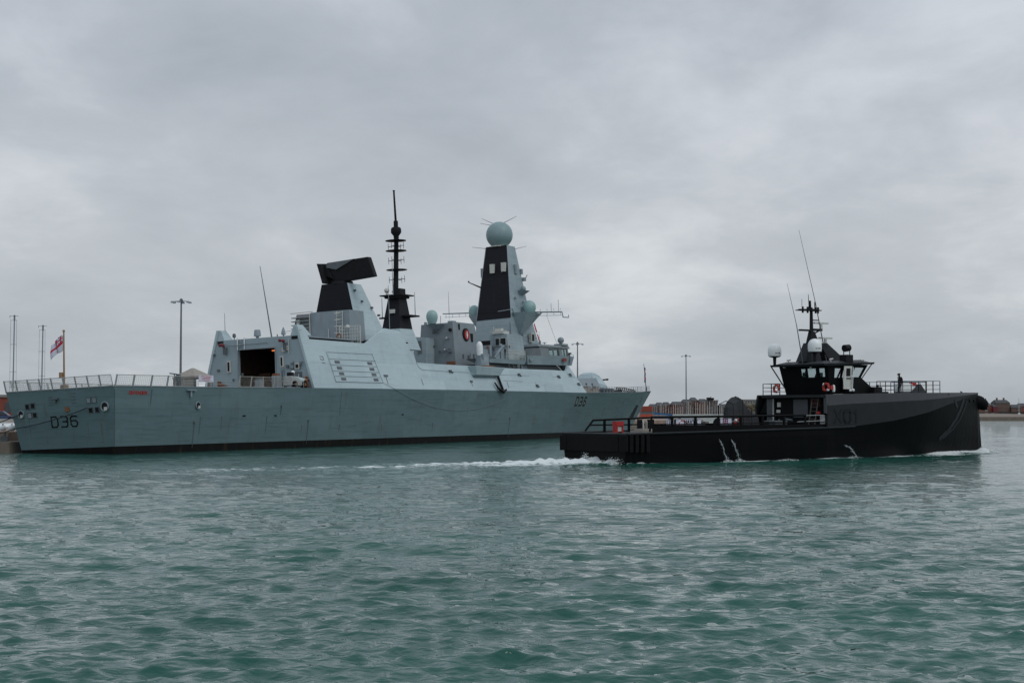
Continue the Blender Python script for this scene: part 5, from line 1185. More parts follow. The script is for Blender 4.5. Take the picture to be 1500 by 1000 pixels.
b = G(True)
for x, z in ((-1.3,2.5),(-.2,2.88),(.8,2.12)): b.path([(x,-.95,.1),(x,-.86,z*.9),(x,0,z+.03),(x,.86,z*.9),(x,.95,.1)],.03,6)
b.build('lashing', BLACK, tp_)
# water pouring from the side
STREAM = mat('pouring_water', (.33,.38,.39), .35, .3, 6, stretch=(1,1,.3))
for k,(s_,z_,h_,l_) in enumerate(((9.4,1.75,1.8,'left of two thin streams of water pouring down the black hull side'),(10.75,1.75,1.8,'right of two thin streams of water pouring down the black hull side'),(23.9,1.1,1.1,'short arching jet of water spurting from the hull below the wheelhouse'))):
    b = G(True); n = 10; pts = []
    random.seed(k+3)
    for i in range(n+1):
        f = i/n; pts.append((s_+(.55*f if k < 2 else .5*f)+random.uniform(-.05,.05), 4.3+(.35*sqrt(f) if k < 2 else .9*f), z_-h_*(f if k < 2 else f*f)))
    for st_ in range(3):
        q0 = [(p[0]+random.uniform(-.05,.05),p[1]+random.uniform(-.03,.03),p[2]) for p in pts]
        for (p, q) in zip(q0[:-1], q0[1:]): b.tube(p, q, random.uniform(.012,.035), random.uniform(.012,.04), 6)
    for i in range(60):
        f = random.random(); c = pts[int(f*n)]; b.sphere((c[0]+random.gauss(0,.10)*(.3+f),c[1]+random.gauss(0,.05),c[2]+random.uniform(-.1,.1)),random.uniform(.012,.035),6,4)
    o = b.build('water_stream', STREAM); o.location = XS.o; o.rotation_euler = XS.rot; tag(o, l_, 'water stream')

# ---- person on the foredeck
def person(label, base, yaw):
    """walking figure looking down, built as one skinned body (joints: (x forward, y left, z up), radius)"""
    root = empty('person', label, 'person', base, (0,0,yaw))
    J = {'pel':(0,0,.95,.145),'wst':(.0,0,1.08,.15),'che':(.02,0,1.32,.185),'nk0':(.03,0,1.47,.075),'nk1':(.05,0,1.53,.055),'hd0':(.075,0,1.62,.085),'hd1':(.08,0,1.70,.093),'hd2':(.07,0,1.77,.075),
         'shl':(.01,.19,1.42,.09),'ell':(-.05,.25,1.16,.05),'wrl':(.06,.24,.93,.036),'pml':(.09,.235,.86,.035),
         'shr':(.01,-.19,1.42,.09),'elr':(-.09,-.26,1.17,.055),'wrr':(-.04,-.22,.93,.036),'pmr':(-.02,-.215,.86,.035),
         'hpl':(0,.09,.88,.125),'knl':(.17,.10,.50,.088),'anl':(.14,.10,.10,.062),'tol':(.32,.11,.05,.042),
         'hpr':(0,-.09,.88,.125),'knr':(-.05,-.10,.50,.088),'anr':(-.26,-.10,.13,.062),'tor':(-.10,-.11,.05,.042)}
    E_ = [('pel','wst'),('wst','che'),('che','nk0'),('nk0','nk1'),('nk1','hd0'),('hd0','hd1'),('hd1','hd2'),('che','shl'),('shl','ell'),('ell','wrl'),('wrl','pml'),('che','shr'),('shr','elr'),('elr','wrr'),('wrr','pmr'),
          ('pel','hpl'),('hpl','knl'),('knl','anl'),('anl','tol'),('pel','hpr'),('hpr','knr'),('knr','anr'),('anr','tor')]
    # five fingers on each hand
    for sd, sg in (('l',1),('r',-1)):
        px, py, pz, _ = J['pm'+sd]
        for k, (dx, ln) in enumerate(((.026,.062),(.009,.072),(-.009,.067),(-.026,.052))):
            J['f%d%s' % (k,sd)] = (px+dx, py, pz-ln*.55, .0095); J['g%d%s' % (k,sd)] = (px+dx+.012, py-sg*.012, pz-ln, .008)
            E_ += [('pm'+sd,'f%d%s' % (k,sd)),('f%d%s' % (k,sd),'g%d%s' % (k,sd))]
        J['th'+sd] = (px+.045, py-sg*.01, pz+.0, .011); J['ti'+sd] = (px+.055, py-sg*.015, pz-.035, .009); E_ += [('pm'+sd,'th'+sd),('th'+sd,'ti'+sd)]
    ks_ = list(J); me = bpy.data.meshes.new('body'); me.from_pydata([J[k][:3] for k in ks_], [(ks_.index(a), ks_.index(c)) for a, c in E_], [])
    o = bpy.data.objects.new('body', me); C.objects.link(o); o.parent = root; me.materials.append(CLOTH)
    md = o.modifiers.new('skin','SKIN'); sv = me.skin_vertices[0].data
    for i, k in enumerate(ks_): sv[i].radius = (J[k][3],)*2
    sv[0].use_root = True; md.use_smooth_shade = True
    ss_ = o.modifiers.new('sub','SUBSURF'); ss_.levels = 2; ss_.render_levels = 2
    b = G(); b.sphere((.105,0,1.68),.082,14,10,zs=1.2); b.sphere((.19,0,1.665),.017,8,6); b.sphere((.075,.09,1.68),.024,8,6); b.sphere((.075,-.09,1.68),.024,8,6); b.box(.172,.182,-.025,.025,1.62,1.627); b.sphere((.175,.032,1.70),.010,6,4); b.sphere((.175,-.032,1.70),.010,6,4)
    b.build('face', SKIN, root, smooth=True)
    b = G(); b.sphere((.07,0,1.74),.108,14,8,zs=.75,lo=-.1); b.box(.12,.22,-.06,.06,1.735,1.75); b.build('cap', CLOTH, root, smooth=True)
    for sg in (1,-1):
        b = G(); x = .07 if sg > 0 else -.03; b.sphere((x+.01,sg*.235,.885),.042,10,6,zs=1.3); b.build('hand', SKIN, root, smooth=True)
    for (x, y, z, p) in ((.22,.105,.055,0),(-.19,-.105,.07,.3)):
        b = G(); b.hexa([(x-.14,y-.05,z-.055),(x+.15,y-.05,z-.055),(x+.15,y+.05,z-.055),(x-.14,y+.05,z-.055)],[(x-.12,y-.045,z+.08),(x+.10,y-.04,z+.02),(x+.10,y+.04,z+.02),(x-.12,y+.045,z+.08)]); b.build('boot', RUB, root, bevel=.02)
    b = G(); b.box(.13,.165,-.05,.06,1.30,1.36); b.build('chest_badge', OFFW, root)
    return root
pb = XS.P(34.7, 1.0, 5.66)
u_ = XS.u; person('person in dark overalls and cap walking aft along the foredeck, looking down', pb, atan2(-u_.y, -u_.x)-.35).scale = (1.35, 1.25, 1.03)
bpy.context.view_layer.update()

# ================================================================== QUAY AND SHORES
def poly_block(name, pts, z0, z1, m_):
    b = G(); b.hexa([(x,y,z0) for x,y in pts],[(x,y,z1) for x,y in pts]); return b.build(name, m_)
def wp(s, t): p = DS.o + Vector((sin(radians(26.5)),cos(radians(26.5)),0))*s + Vector((cos(radians(26.5)),-sin(radians(26.5)),0))*t; return (p.x, p.y)
qa = wp(22,-9.6); qb = wp(215,-9.6)
o = poly_block('quay', [(-49.2,154.0),qa,qb,(20,520),(-420,520),(-420,154.0)], -3, 1.06, CONC); struct(o)
o = poly_block('quay_upper_level', [(-50.6,158),(wp(22,-13)[0],wp(22,-13)[1]),wp(215,-12),(18,518),(-418,518),(-418,158)], 1.06, 2.0, mat('tan_concrete',(.27,.20,.155),.9,.25,.8)); struct(o)
b = G(); b.box(-419,-52,200,201,2.0,3.05); o = b.build('white_retaining_wall', mat('pale_concrete',(.42,.41,.39),.8,.12,1)); tag(o,'pale low concrete wall on the quay behind the warship stern','wall')
o = poly_block('quay_car_park', [(-418,201),(-62,201),(-10,310),(40,517),(-418,517)], 2.0, 2.6, mat('asphalt',(.05,.05,.052),.9,.2,1)); struct(o)
for k in range(5):
    b = G(); b.box(-.35,.35,-.15,.15,0,.55); b.tube((0,0,0),(0,0,.9),.12,n=8); o = b.build('mooring_bollard', DGREY); o.location = (-50.2-k*4.2,155.6,1.06)
    tag(o, 'dark mooring bollard on the edge of the quay, '+['nearest the warship stern','second from the warship stern','third from the warship stern','fourth from the warship stern','farthest from the warship stern'][k], 'bollard', 'mooring bollards on the quay')
for k, x in enumerate((-50.0,-50.9)):
    t = empty('buoy_bag', ['round white buoy on the quay edge against the warship stern','second white buoy just left of the one by the warship stern'][k], 'buoy', (x,157.2,2.0), group='white buoys on the quay')
    b = G(); b.sphere((0,0,.38),.40-.04*k,14,9,zs=.85); b.build('float', WHITE, t, smooth=True); b = G(); b.tube((0,0,.65),(0,0,.8),.08); b.build('eye', DGREY, t)
b = G()
for k in range(6): b.box(-58+k*1.2,-57.9+k*1.2,156.4,156.5,2.0-.94,2.0-.2)
b.box(-58.2,-51.5,156.4,156.5,1.75,1.85); b.box(-58.2,-51.5,156.4,156.5,1.4,1.46); o = b.build('red_barrier', mat('faded_red',(.32,.12,.09),.7)); tag(o,'faded red barrier along the low quay at the far left','barrier')
t = empty('dinghy','long white covered boat hull lying on the quay at the far left','boat',(-58,165,2.0)); b = G(); b.hexa([(-6,-.9,.35),(5,-.7,.35),(5,.7,.35),(-6,.9,.35)],[(-6.2,-1.2,1.0),(7,-.1,.85),(7,.1,.85),(-6.2,1.2,1.0)]); b.build('hull',WHITE,t); b = G(); b.box(-4,-3.8,-1,1,0,.5); b.box(2,2.2,-.8,.8,0,.5); b.build('cradle',DGREY,t)
# mooring line from stern to quay
a0 = DS.P(-.75, 3.4, 4.25); a1 = DS.P(-.9,-5.6,2.6); a2 = Vector((-54.0,156.0,1.7))
b = G(); pts = []
for i in range(13):
    f = i/12; p = a0.lerp(a1, f); p.z -= .45*4*f*(1-f)*.5; pts.append(tuple(p + Vector((-.1,-.2,0))))
for i in range(1,9):
    f = i/8; p = a1.lerp(a2, f); p.z -= .3*4*f*(1-f); pts.append(tuple(p + Vector((-.1,-.2,0))))
b.path(pts,.05,6); o = b.build('mooring_line', DROPE); tag(o,'dark mooring line slanting across the warship transom down to the quay','rope')
a0 = DS.P(-.9,-5.3,3.9); b = G(); b.path([tuple(a0), tuple(a0.lerp(Vector((-56,157.5,1.6)),.5)-Vector((0,0,.25))), (-56,157.5,1.6)],.05,6); o = b.build('mooring_line', DROPE); tag(o,'short dark mooring line from the port fairlead to the quay','rope')

# cars
def car(label, x, y, z, yaw, m_, grp='cars parked on the quay'):
    t = empty('parked_car', label, 'car', (x,y,z), (0,0,yaw), grp)
    b = G(); b.hexa([(-2.1,-.85,.25),(2.1,-.85,.25),(2.1,.85,.25),(-2.1,.85,.25)],[(-2.1,-.82,.85),(2.05,-.82,.75),(2.05,.82,.75),(-2.1,.82,.85)]); b.hexa([(-1.8,-.78,.85),(1.1,-.78,.82),(1.1,.78,.82),(-1.8,.78,.85)],[(-1.3,-.62,1.42),(.3,-.62,1.42),(.3,.62,1.42),(-1.3,.62,1.42)]); b.build('body',m_,t,bevel=.06)
    b = G(); b.hexa([(-1.65,-.80,.92),(.95,-.80,.90),(.95,.80,.90),(-1.65,.80,.92)],[(-1.28,-.65,1.34),(.28,-.65,1.34),(.28,.65,1.34),(-1.28,.65,1.34)]); b.build('windows',GLASSD,t)
    for xx in (-1.35,1.35):
        for yy in (-.8,.8): b = G(); b.tube((xx,yy-.1,.32),(xx,yy+.1,.32),.32,.32,14); b.build('wheel',RUB,t)
car('dark blue parked car behind the pale wall, beside the warship stern',-69.5,214,2.6,.1,mat('blue_car_paint',(.02,.05,.12),.3))
car('silver grey parked car left of the dark blue one, at the picture edge',-74.6,215,2.6,.05,mat('silver_car_paint',(.30,.33,.35),.3,metal=.3))

BRICK = mat('red_brick',(.26,.075,.05),.9,.25,.6); BRICK2 = mat('brown_brick',(.16,.10,.075),.9,.25,.6); SLATE = mat('slate_roof',(.06,.065,.07),.8,.2,.5)
STONE = mat('pale_render',(.25,.245,.235),.8,.12,.4); WINM = mat('far_window',(.06,.075,.085),.2,.1,1); ORB = mat('orange_brick',(.30,.115,.07),.9,.2,.6); PINK = mat('pink_white_render',(.36,.25,.25),.8,.1,.5); CREAM = mat('cream_trim',(.27,.24,.22),.8,.1,1)
def building(label, x0, x1, y, z0, z1, depth, m_, roof='pitch', floors=3, bays=5, wm=.5, rh=2.0, cat='building', grp=None, chim=0, bay=False, yaw=0):
    cx = (x0+x1)/2; w = (x1-x0)/2
    t = empty('brick_building' if m_ in (BRICK,BRICK2,ORB) else 'building', label, cat, (cx,y,z0), (0,0,yaw), grp); h = z1-z0
    b = G(); b.box(-w,w,0,depth,-2,h); b.build('wall', m_, t)
    b = G()
    if roof == 'pitch': b.hexa([(-w-.3,-.3,h),(w+.3,-.3,h),(w+.3,depth+.3,h),(-w-.3,depth+.3,h)],[(-w+.6,depth/2-.2,h+rh),(w-.6,depth/2-.2,h+rh),(w-.6,depth/2+.2,h+rh),(-w+.6,depth/2+.2,h+rh)])
    else: b.box(-w-.25,w+.25,-.25,depth+.25,h,h+.5)
    rf = b.build('roof', SLATE if roof == 'pitch' else STONE, t)
    for k in range(chim):
        c = G(); xx = -w*.5+w*k/max(1,chim-1) if chim > 1 else 0; c.box(xx-.6,xx+.6,depth/2-.5,depth/2+.5,h+rh-1.0,h+rh+1.6); c.build('chimney', BRICK2, rf)
    fh = h/floors; bw = 2*w/bays
    for i in range(bays):
        if bay:
            q = G(); q.box(-w+bw*(i+.5)-bw*.16,-w+bw*(i+.5)+bw*.16,-.6,0,-.5,h+.3); q.build('bay', CREAM if i % 2 else STONE, t)
        for j in range(floors):
            q = G(); cxx = -w+bw*(i+.5+ (.33 if bay else 0)); q.box(cxx-bw*wm/2.6,cxx+bw*wm/2.6,-.08,.05,fh*j+fh*.28,fh*j+fh*.78)
            q.build('window', WINM, t)
    return t
building('red brick shed on the quay at the far left edge behind the warship stern', -118,-93.8,300,2.6,6.6,20,BRICK,'flat',1,5,.3)
# flood light masts and radio masts on the quay
def lightmast(label, x, y, h, arms=6, z0=2.6, grp='tall floodlight masts'):
    t = empty('floodlight_mast', label, 'light mast', (x,y,z0), group=grp)
    b = G(); b.tube((0,0,0),(0,0,h),.28,.15,8); b.build('pole', mat('mast_grey',(.16,.175,.185),.5) if 'mast_grey' not in bpy.data.materials else bpy.data.materials['mast_grey'], t)
    b = G(); b.torus((0,0,h-.2),.5,.06,'z',14,5); b.lathe((0,0,h-.3),[(.3,0),(.35,.5),(.1,.8)],10); b.build('head_ring', DGREY, t)
    for k in range(arms):
        A = 2*pi*k/arms+.5; b = G(); b.tube((.3*cos(A),.3*sin(A),h),(1.9*cos(A),1.9*sin(A),h-.15),.05); b.hexa([(1.75*cos(A)-.3,1.75*sin(A)-.3,h-.4),(1.75*cos(A)+.3,1.75*sin(A)-.3,h-.4),(1.75*cos(A)+.3,1.75*sin(A)+.3,h-.4),(1.75*cos(A)-.3,1.75*sin(A)+.3,h-.4)],[(1.75*cos(A)-.2,1.75*sin(A)-.2,h-.1),(1.75*cos(A)+.2,1.75*sin(A)-.2,h-.1),(1.75*cos(A)+.2,1.75*sin(A)+.2,h-.1),(1.75*cos(A)-.2,1.75*sin(A)+.2,h-.1)]); b.build('floodlight', GREY, t)
def PX(px, d): return (px-750)/2300*d
lightmast('tall floodlight mast on the quay left of the warship hangar', PX(264.5,300),300,22.4)
lightmast('floodlight mast behind the warship bridge and bow gun', PX(846,470),470,21.4,6,2.6)
lightmast('floodlight mast standing in the gap between the two ships', PX(1005,590),590,22.9,6,1.6)
for k,(px,d,h,l_) in enumerate(((20,330,21.3,'leftmost slim radio mast with a wind vane at its top'),(62,345,20.0,'slim radio mast just left of the white ensign'))):
    t = empty('radio_mast', l_, 'mast', (PX(px-1,d),d,2.6), (0,0,0), 'slim radio masts on the quay')
    b = G(); b.tube((0,0,0),(.15,0,h),.16,.13,8); b.build('pole', GREY, t)
    for sg in (-1,1):
        b = G(); b.tube((sg*.7,0,0),(sg*.62,0,h-.8),.035,n=5); b.build('stay', GREY, t)
    b = G()
    for z in (h*.3,h*.45,h*.72,h-.9): b.tube((-.7,0,z),(.7,0,z),.04,n=5)
    b.build('cross_bar', GREY, t)
    b = G(); b.tube((-.9,0,h),(1.0,0,h),.04,n=5); b.box(.0,.3,-.1,.1,h-1.0,h+.2); b.tube((-.8,0,h),(-.8,0,h-.4),.05,n=5); b.build('wind_vane', DGREY, t)

# red containers beyond the bow
for k,(z,c,l_) in enumerate(((1.06,mat('orange_red_container',(.42,.07,.035),.6,.15,.8),'orange red shipping container, lower of the stack beyond the warship bow'),(3.75,mat('brick_red_container',(.30,.06,.035),.6,.15,.8),'dark red shipping container, on top of the stack beyond the warship bow'))):
    x = PX(948,430); t = empty('shipping_container', l_, 'container', (x,430,z-.3*0), (0,0,0), 'stacked red shipping containers')
    b = G(); b.box(-1.9,1.2,-3,3,0,1.45+.5*(1-k)); [b.box(-1.9+.28*i,-1.78+.28*i,-3.06,-3,.1,1.35) for i in range(11)]; b.build('shell', c, t)
    b = G(); b.box(-1.8,1.1,-2.9,2.9,-.74 if k else 0,-.01 if k else .02); b.build('bottom_rail', DGREY, t)
poly = [(20,440),(60,440),(60,520),(20,520)]
struct(poly_block('jetty', [(14,415),(52,415),(60,560),(10,560)], -3, 1.06, CONC))
struct(poly_block('marina_ground', [(36,600),(250,600),(420,1500),(-200,1500),(10,600)], -3, 1.5, CONC))
b = G(); b.box(PX(957,575),PX(985,575),575,580,-.5,2.0); b.hexa([(PX(957,575),574.8,2.6),(PX(985,575),574.8,2.0),(PX(985,575),580,2.0),(PX(957,575),580,2.6)],[(PX(957,575),574.8,3.3),(PX(985,575),574.8,2.6),(PX(985,575),580,2.6),(PX(957,575),580,3.3)]); o = b.build('blue_shed', mat('blue_sheet',(.03,.12,.28),.5,.15,.8)); tag(o,'low bright blue shed roof just right of the red containers','shed')
b = G(); b.box(PX(973,590),PX(1096,590),589,592,-1,2.0); b.box(PX(973,590),PX(1096,590),588.6,592.4,2.0,2.55); o = b.build('white_breakwater', mat('white_render',(.55,.56,.54),.7,.15,.5)); tag(o,'long low white breakwater wall along the marina behind the workboat deck','wall')
# marina terraces
rows = [(952,963,6.6,STONE,'pitch',2,4,'low pale terrace at the left end of the marina buildings'),(963,974,7.4,BRICK,'pitch',3,4,'small red brick terrace second from the left end of the marina'),(974,985,7.6,ORB,'pitch',3,4,'orange brick terrace above the blue shed roof'),
        (985,1002,7.8,BRICK,'pitch',3,6,'wide red brick block left of the marina floodlight mast'),(1002,1015,9.0,ORB,'pitch',4,5,'orange brick block directly behind the marina floodlight mast'),(1015,1025,10.0,BRICK,'pitch',4,4,'red brick block with the rounded highest slate roof'),
        (1025,1037,9.2,ORB,'pitch',4,5,'orange brick block right of the highest roofed one'),(1037,1046,9.9,STONE,'flat',4,4,'pale grey block with dark roof plant at the right of the terraces'),(1046,1055,9.7,PINK,'flat',4,3,'pinkish white block at the right end of the marina terraces'),(1055,1074,6.6,STONE,'pitch',2,8,'low grey sheds between the pink block and the covered load')]
for i,(a,c,z,m_,rf,fl_,by,l_) in enumerate(rows):
    building(l_, PX(a,800), PX(c,800)-.2, 800+4*(i%3), 1.5, z-1.0, 14, m_, rf, fl_, by, .4, 1.6, grp=None, bay=True)
b = G(); x = PX(1041,800); b.box(x-1.5,x+.2,801,806,9.3,10.5); b.box(x+.8,x+1.8,801,806,9.3,10.3); b.tube((x+.3,802,9.3),(x+.3,802,11),.15); o = b.build('roof_plant', BLACK); o.parent = [q for q in bpy.data.objects if q.get('label','').startswith('pale grey block')][0]; o.matrix_parent_inverse = Matrix.Translation(-o.parent.location)
building('pale grey flat roofed apartment block above trees behind the workboat', PX(1091,800),PX(1110,800),800,1.5,9.0,12,STONE,'flat',4,5,.55,.5)
building('small white house low down left of the workboat wheelhouse', PX(1110,820),PX(1118,820),820,1.5,4.6,10,STONE,'pitch',1,2,.4,1.2)
# trees
def tree(label, x, y, z, h, r, m_, seed, grp):
    t = empty('tree', label, 'tree', (x,y,z), group=grp); rnd = random.Random(seed)
    b = G(); b.tube((0,0,0),(0,0,h*.55),r*.09,r*.05,7)
    for k in range(6):
        A = rnd.uniform(0,6.28); b.tube((0,0,h*(.3+.06*k)),(r*.6*cos(A),r*.6*sin(A),h*(.55+.06*k)),r*.04,r*.015,5)
    b.build('trunk', BROWN, t)
    b = G()
    cl_ = [(rnd.gauss(0,.42)*r, rnd.gauss(0,.42)*r, h*rnd.uniform(.38,.95)) for _ in range(16)]
    for k in range(420):
        c = rnd.choice(cl_); rr = r*.30
        p = Vector((c[0]+rnd.gauss(0,rr), c[1]+rnd.gauss(0,rr), min(c[2]+rnd.gauss(0,rr*.7),h))); n = Vector((rnd.gauss(0,1),rnd.gauss(0,1),rnd.gauss(0,1))).normalized()
        u = n.orthogonal().normalized()*rnd.uniform(.18,.42)*r*.3; w_ = n.cross(u)
        b.add([tuple(p-u),tuple(p+w_),tuple(p+u),tuple(p-w_)],[(0,1,2,3)])
    b.build('crown', m_, t, recalc=False); return t
LEAF = mat('olive_foliage',(.085,.095,.04),.9,.35,.5); LEAF2 = mat('autumn_foliage',(.19,.145,.07),.9,.35,.5); LEAFD = mat('dark_foliage',(.035,.045,.025),.9,.35,.5)
for k,(px,d,h,r,m_,l_) in enumerate(((1093,780,6.0,2.2,LEAF2,'yellow brown tree at the foot of the pale apartment block, left side'),(1100,778,5.0,2.0,LEAF2,'yellow brown tree in front of the middle of the pale apartment block'),(1107,780,6.2,2.4,LEAF,'olive tree at the right corner of the pale apartment block'),(1115,785,5.0,2.2,LEAF,'olive tree nearest the workboat deckhouse'),(1083,790,4.2,1.8,LEAF,'small olive tree half hidden by the covered load'))):
    tree(l_, PX(px,d), d, 1.5, h, r, m_, k, 'trees in front of the pale apartments')
# moored yachts: hull, mast, boom
YH = mat('yacht_hull_white',(.6,.62,.62),.35,.05,1); YM = mat('yacht_mast',(.46,.47,.46),.4,.1,1)
def yacht():
    t = empty('moored_yacht','x','yacht',(0,0,0))
    b = G(); L_ = 4.5; vs = []
    for x, w_ in ((-4.5,1.1),(-2,1.4),(1,1.25),(3.2,.6),(4.7,.05)): vs += [(x,-w_,1.0),(x,-w_*.6,-.2),(x,w_*.6,-.2),(x,w_,1.0)]
    b.add(vs,[(4*i+j,4*i+4+j,4*i+4+(j+1)%4,4*i+(j+1)%4) for i in range(4) for j in range(4)]+[(0,1,2,3)]); b.build('hull', YH, t)
    b = G(); b.hexa([(-2,-.8,1.0),(1.6,-.7,1.0),(1.6,.7,1.0),(-2,.8,1.0)],[(-1.8,-.6,1.45),(1.0,-.5,1.35),(1.0,.5,1.35),(-1.8,.6,1.45)]); b.build('cabin', WHITE, t)
    b = G(); b.tube((.6,0,1.2),(.6,0,10),.20,.13,6); b.tube((.6,-.9,6.2),(.6,.9,6.2),.04,n=5); b.build('mast', YM, t)
    b = G(); b.tube((.6,0,2.0),(-3.2,0,2.1),.12,n=6); b.build('boom', BLUEF, t)
    return t
y0 = yacht(); random.seed(21)
ORD = ['leftmost','second','third','fourth','fifth','sixth','seventh','eighth','ninth','tenth','eleventh','twelfth','thirteenth','fourteenth','fifteenth']
ORD = ORD + ['fifteenth','fourteenth','thirteenth','twelfth','eleventh','tenth','ninth','eighth','seventh','sixth','fifth','fourth','third','second','rightmost']
pxs = [968,971.5,975,979,983,986,990,993,997,1000,1008,1011,1015,1018.5,1022,1025,1029,1032,1036,1039,1043,1047,1050,1054,1057,1063,1068,1072,1076,1086]
for k, px in enumerate(pxs):
    d = 650+random.uniform(0,60); sc_ = random.uniform(.42,.62); yy = y0 if k == 0 else dup(y0, rotz=0)
    yy.location = (PX(px,d), d, 1.5 if False else 0.05); yy.rotation_euler = (0,0,random.uniform(1.0,1.9)); yy.scale = (sc_*1.3,sc_*1.3,sc_*1.25)
    yy['label'] = ORD[k] + ' yacht mast ' + ('' if k in (0,29) else 'from the left ' if k < 15 else 'from the right ') + 'in the crowded marina row'; yy['group'] = 'yachts moored in the marina'
# water channel for the marina
# right hand shore
struct(poly_block('far_shore', [(330,1165),(1400,1120),(1800,2600),(250,2600)], -3, 1.4, mat('brown_shore',(.055,.042,.034),.95,.3,.2)))
struct(poly_block('distant_land', [(-2500,1900),(600,1900),(600,4000),(-2500,4000)], -3, 2.5, mat('grey_green_land',(.08,.09,.075),.95,.2,.05)))
D_ = 1180
rs = [(1422,1433,5.6,BRICK2,'pitch',1,4,0,'low brown brick building just right of the workboat bow'),(1433,1446,5.2,ORB,'flat',1,6,0,'low orange brick waterside building with pale top'),(1446,1455,8.3,STONE,'pitch',2,3,0,'grey house left of the dark red brick house'),
      (1455,1463,9.6,BRICK,'pitch',3,3,0,'red brick house left of the crimson building'),(1463,1470,8.8,mat('crimson_brick',(.20,.03,.045),.9,.2,.5),'pitch',3,3,0,'crimson building beside the big twin chimney house'),
      (1469,1490,11.6,BRICK2,'pitch',3,7,2,'largest brown brick house with two chimneys on the right shore'),(1490,1505,8.0,BRICK2,'pitch',2,5,0,'brown terrace behind the lone white yacht'),(1505,1530,9.0,BRICK,'pitch',2,8,1,'red terrace at the picture edge on the right shore'),(1530,1570,8.0,STONE,'pitch',2,9,0,'pale terrace beyond the picture edge')]
for i,(a,c,z,m_,rf,fl_,by,ch,l_) in enumerate(rs):
    if i > 7: continue
    building(l_, PX(a,D_), PX(c,D_)-.3, D_+(6 if i < 2 else 14+3*(i%2)), 1.4, z-(2.2 if rf=='pitch' else .5), 14, m_, rf, fl_, by, .5, 2.4, chim=ch)
b = G(); b.box(PX(1433,D_),PX(1560,D_),D_-2,D_,-1,2.6); o = b.build('sea_wall', mat('dark_sea_wall',(.05,.045,.04),.9,.3,.3)); tag(o,'dark low sea wall along the foot of the right shore','wall')
for k,(px,h,r,m_,l_) in enumerate(((1446,7.5,3.2,LEAFD,'dark tree nearest the workboat bow fender'),(1451,7.0,3,LEAF2,'brownish tree between the bow fender and the grey house'),(1498,7.5,3.4,LEAFD,'dark tree right of the lone yacht mast'),(1440,6,2.6,LEAF,'olive tree half hidden by the bow fender'))):
    tree(l_, PX(px,D_+30), D_+30, 1.4, h, r, m_, 40+k, 'trees on the right shore')
ly = dup(y0, (PX(1492,1120),1120,0.05), 'lone white yacht with a tall mast lying off the right shore', 1.3, (1,1,1.25)); ly['group'] = 'yachts on open water'
b = G()
for k in range(5): b.box(PX(1437+k*5,D_-6),PX(1440.5+k*5,D_-6),D_-7,D_-5,.0,1.5+.4*(k%2))
o = b.build('quayside_debris', mat('mixed_boats',(.3,.18,.12),.8,.5,.3)); tag(o,'row of small brown and pale work rafts under the right sea wall','rafts',kind='stuff')

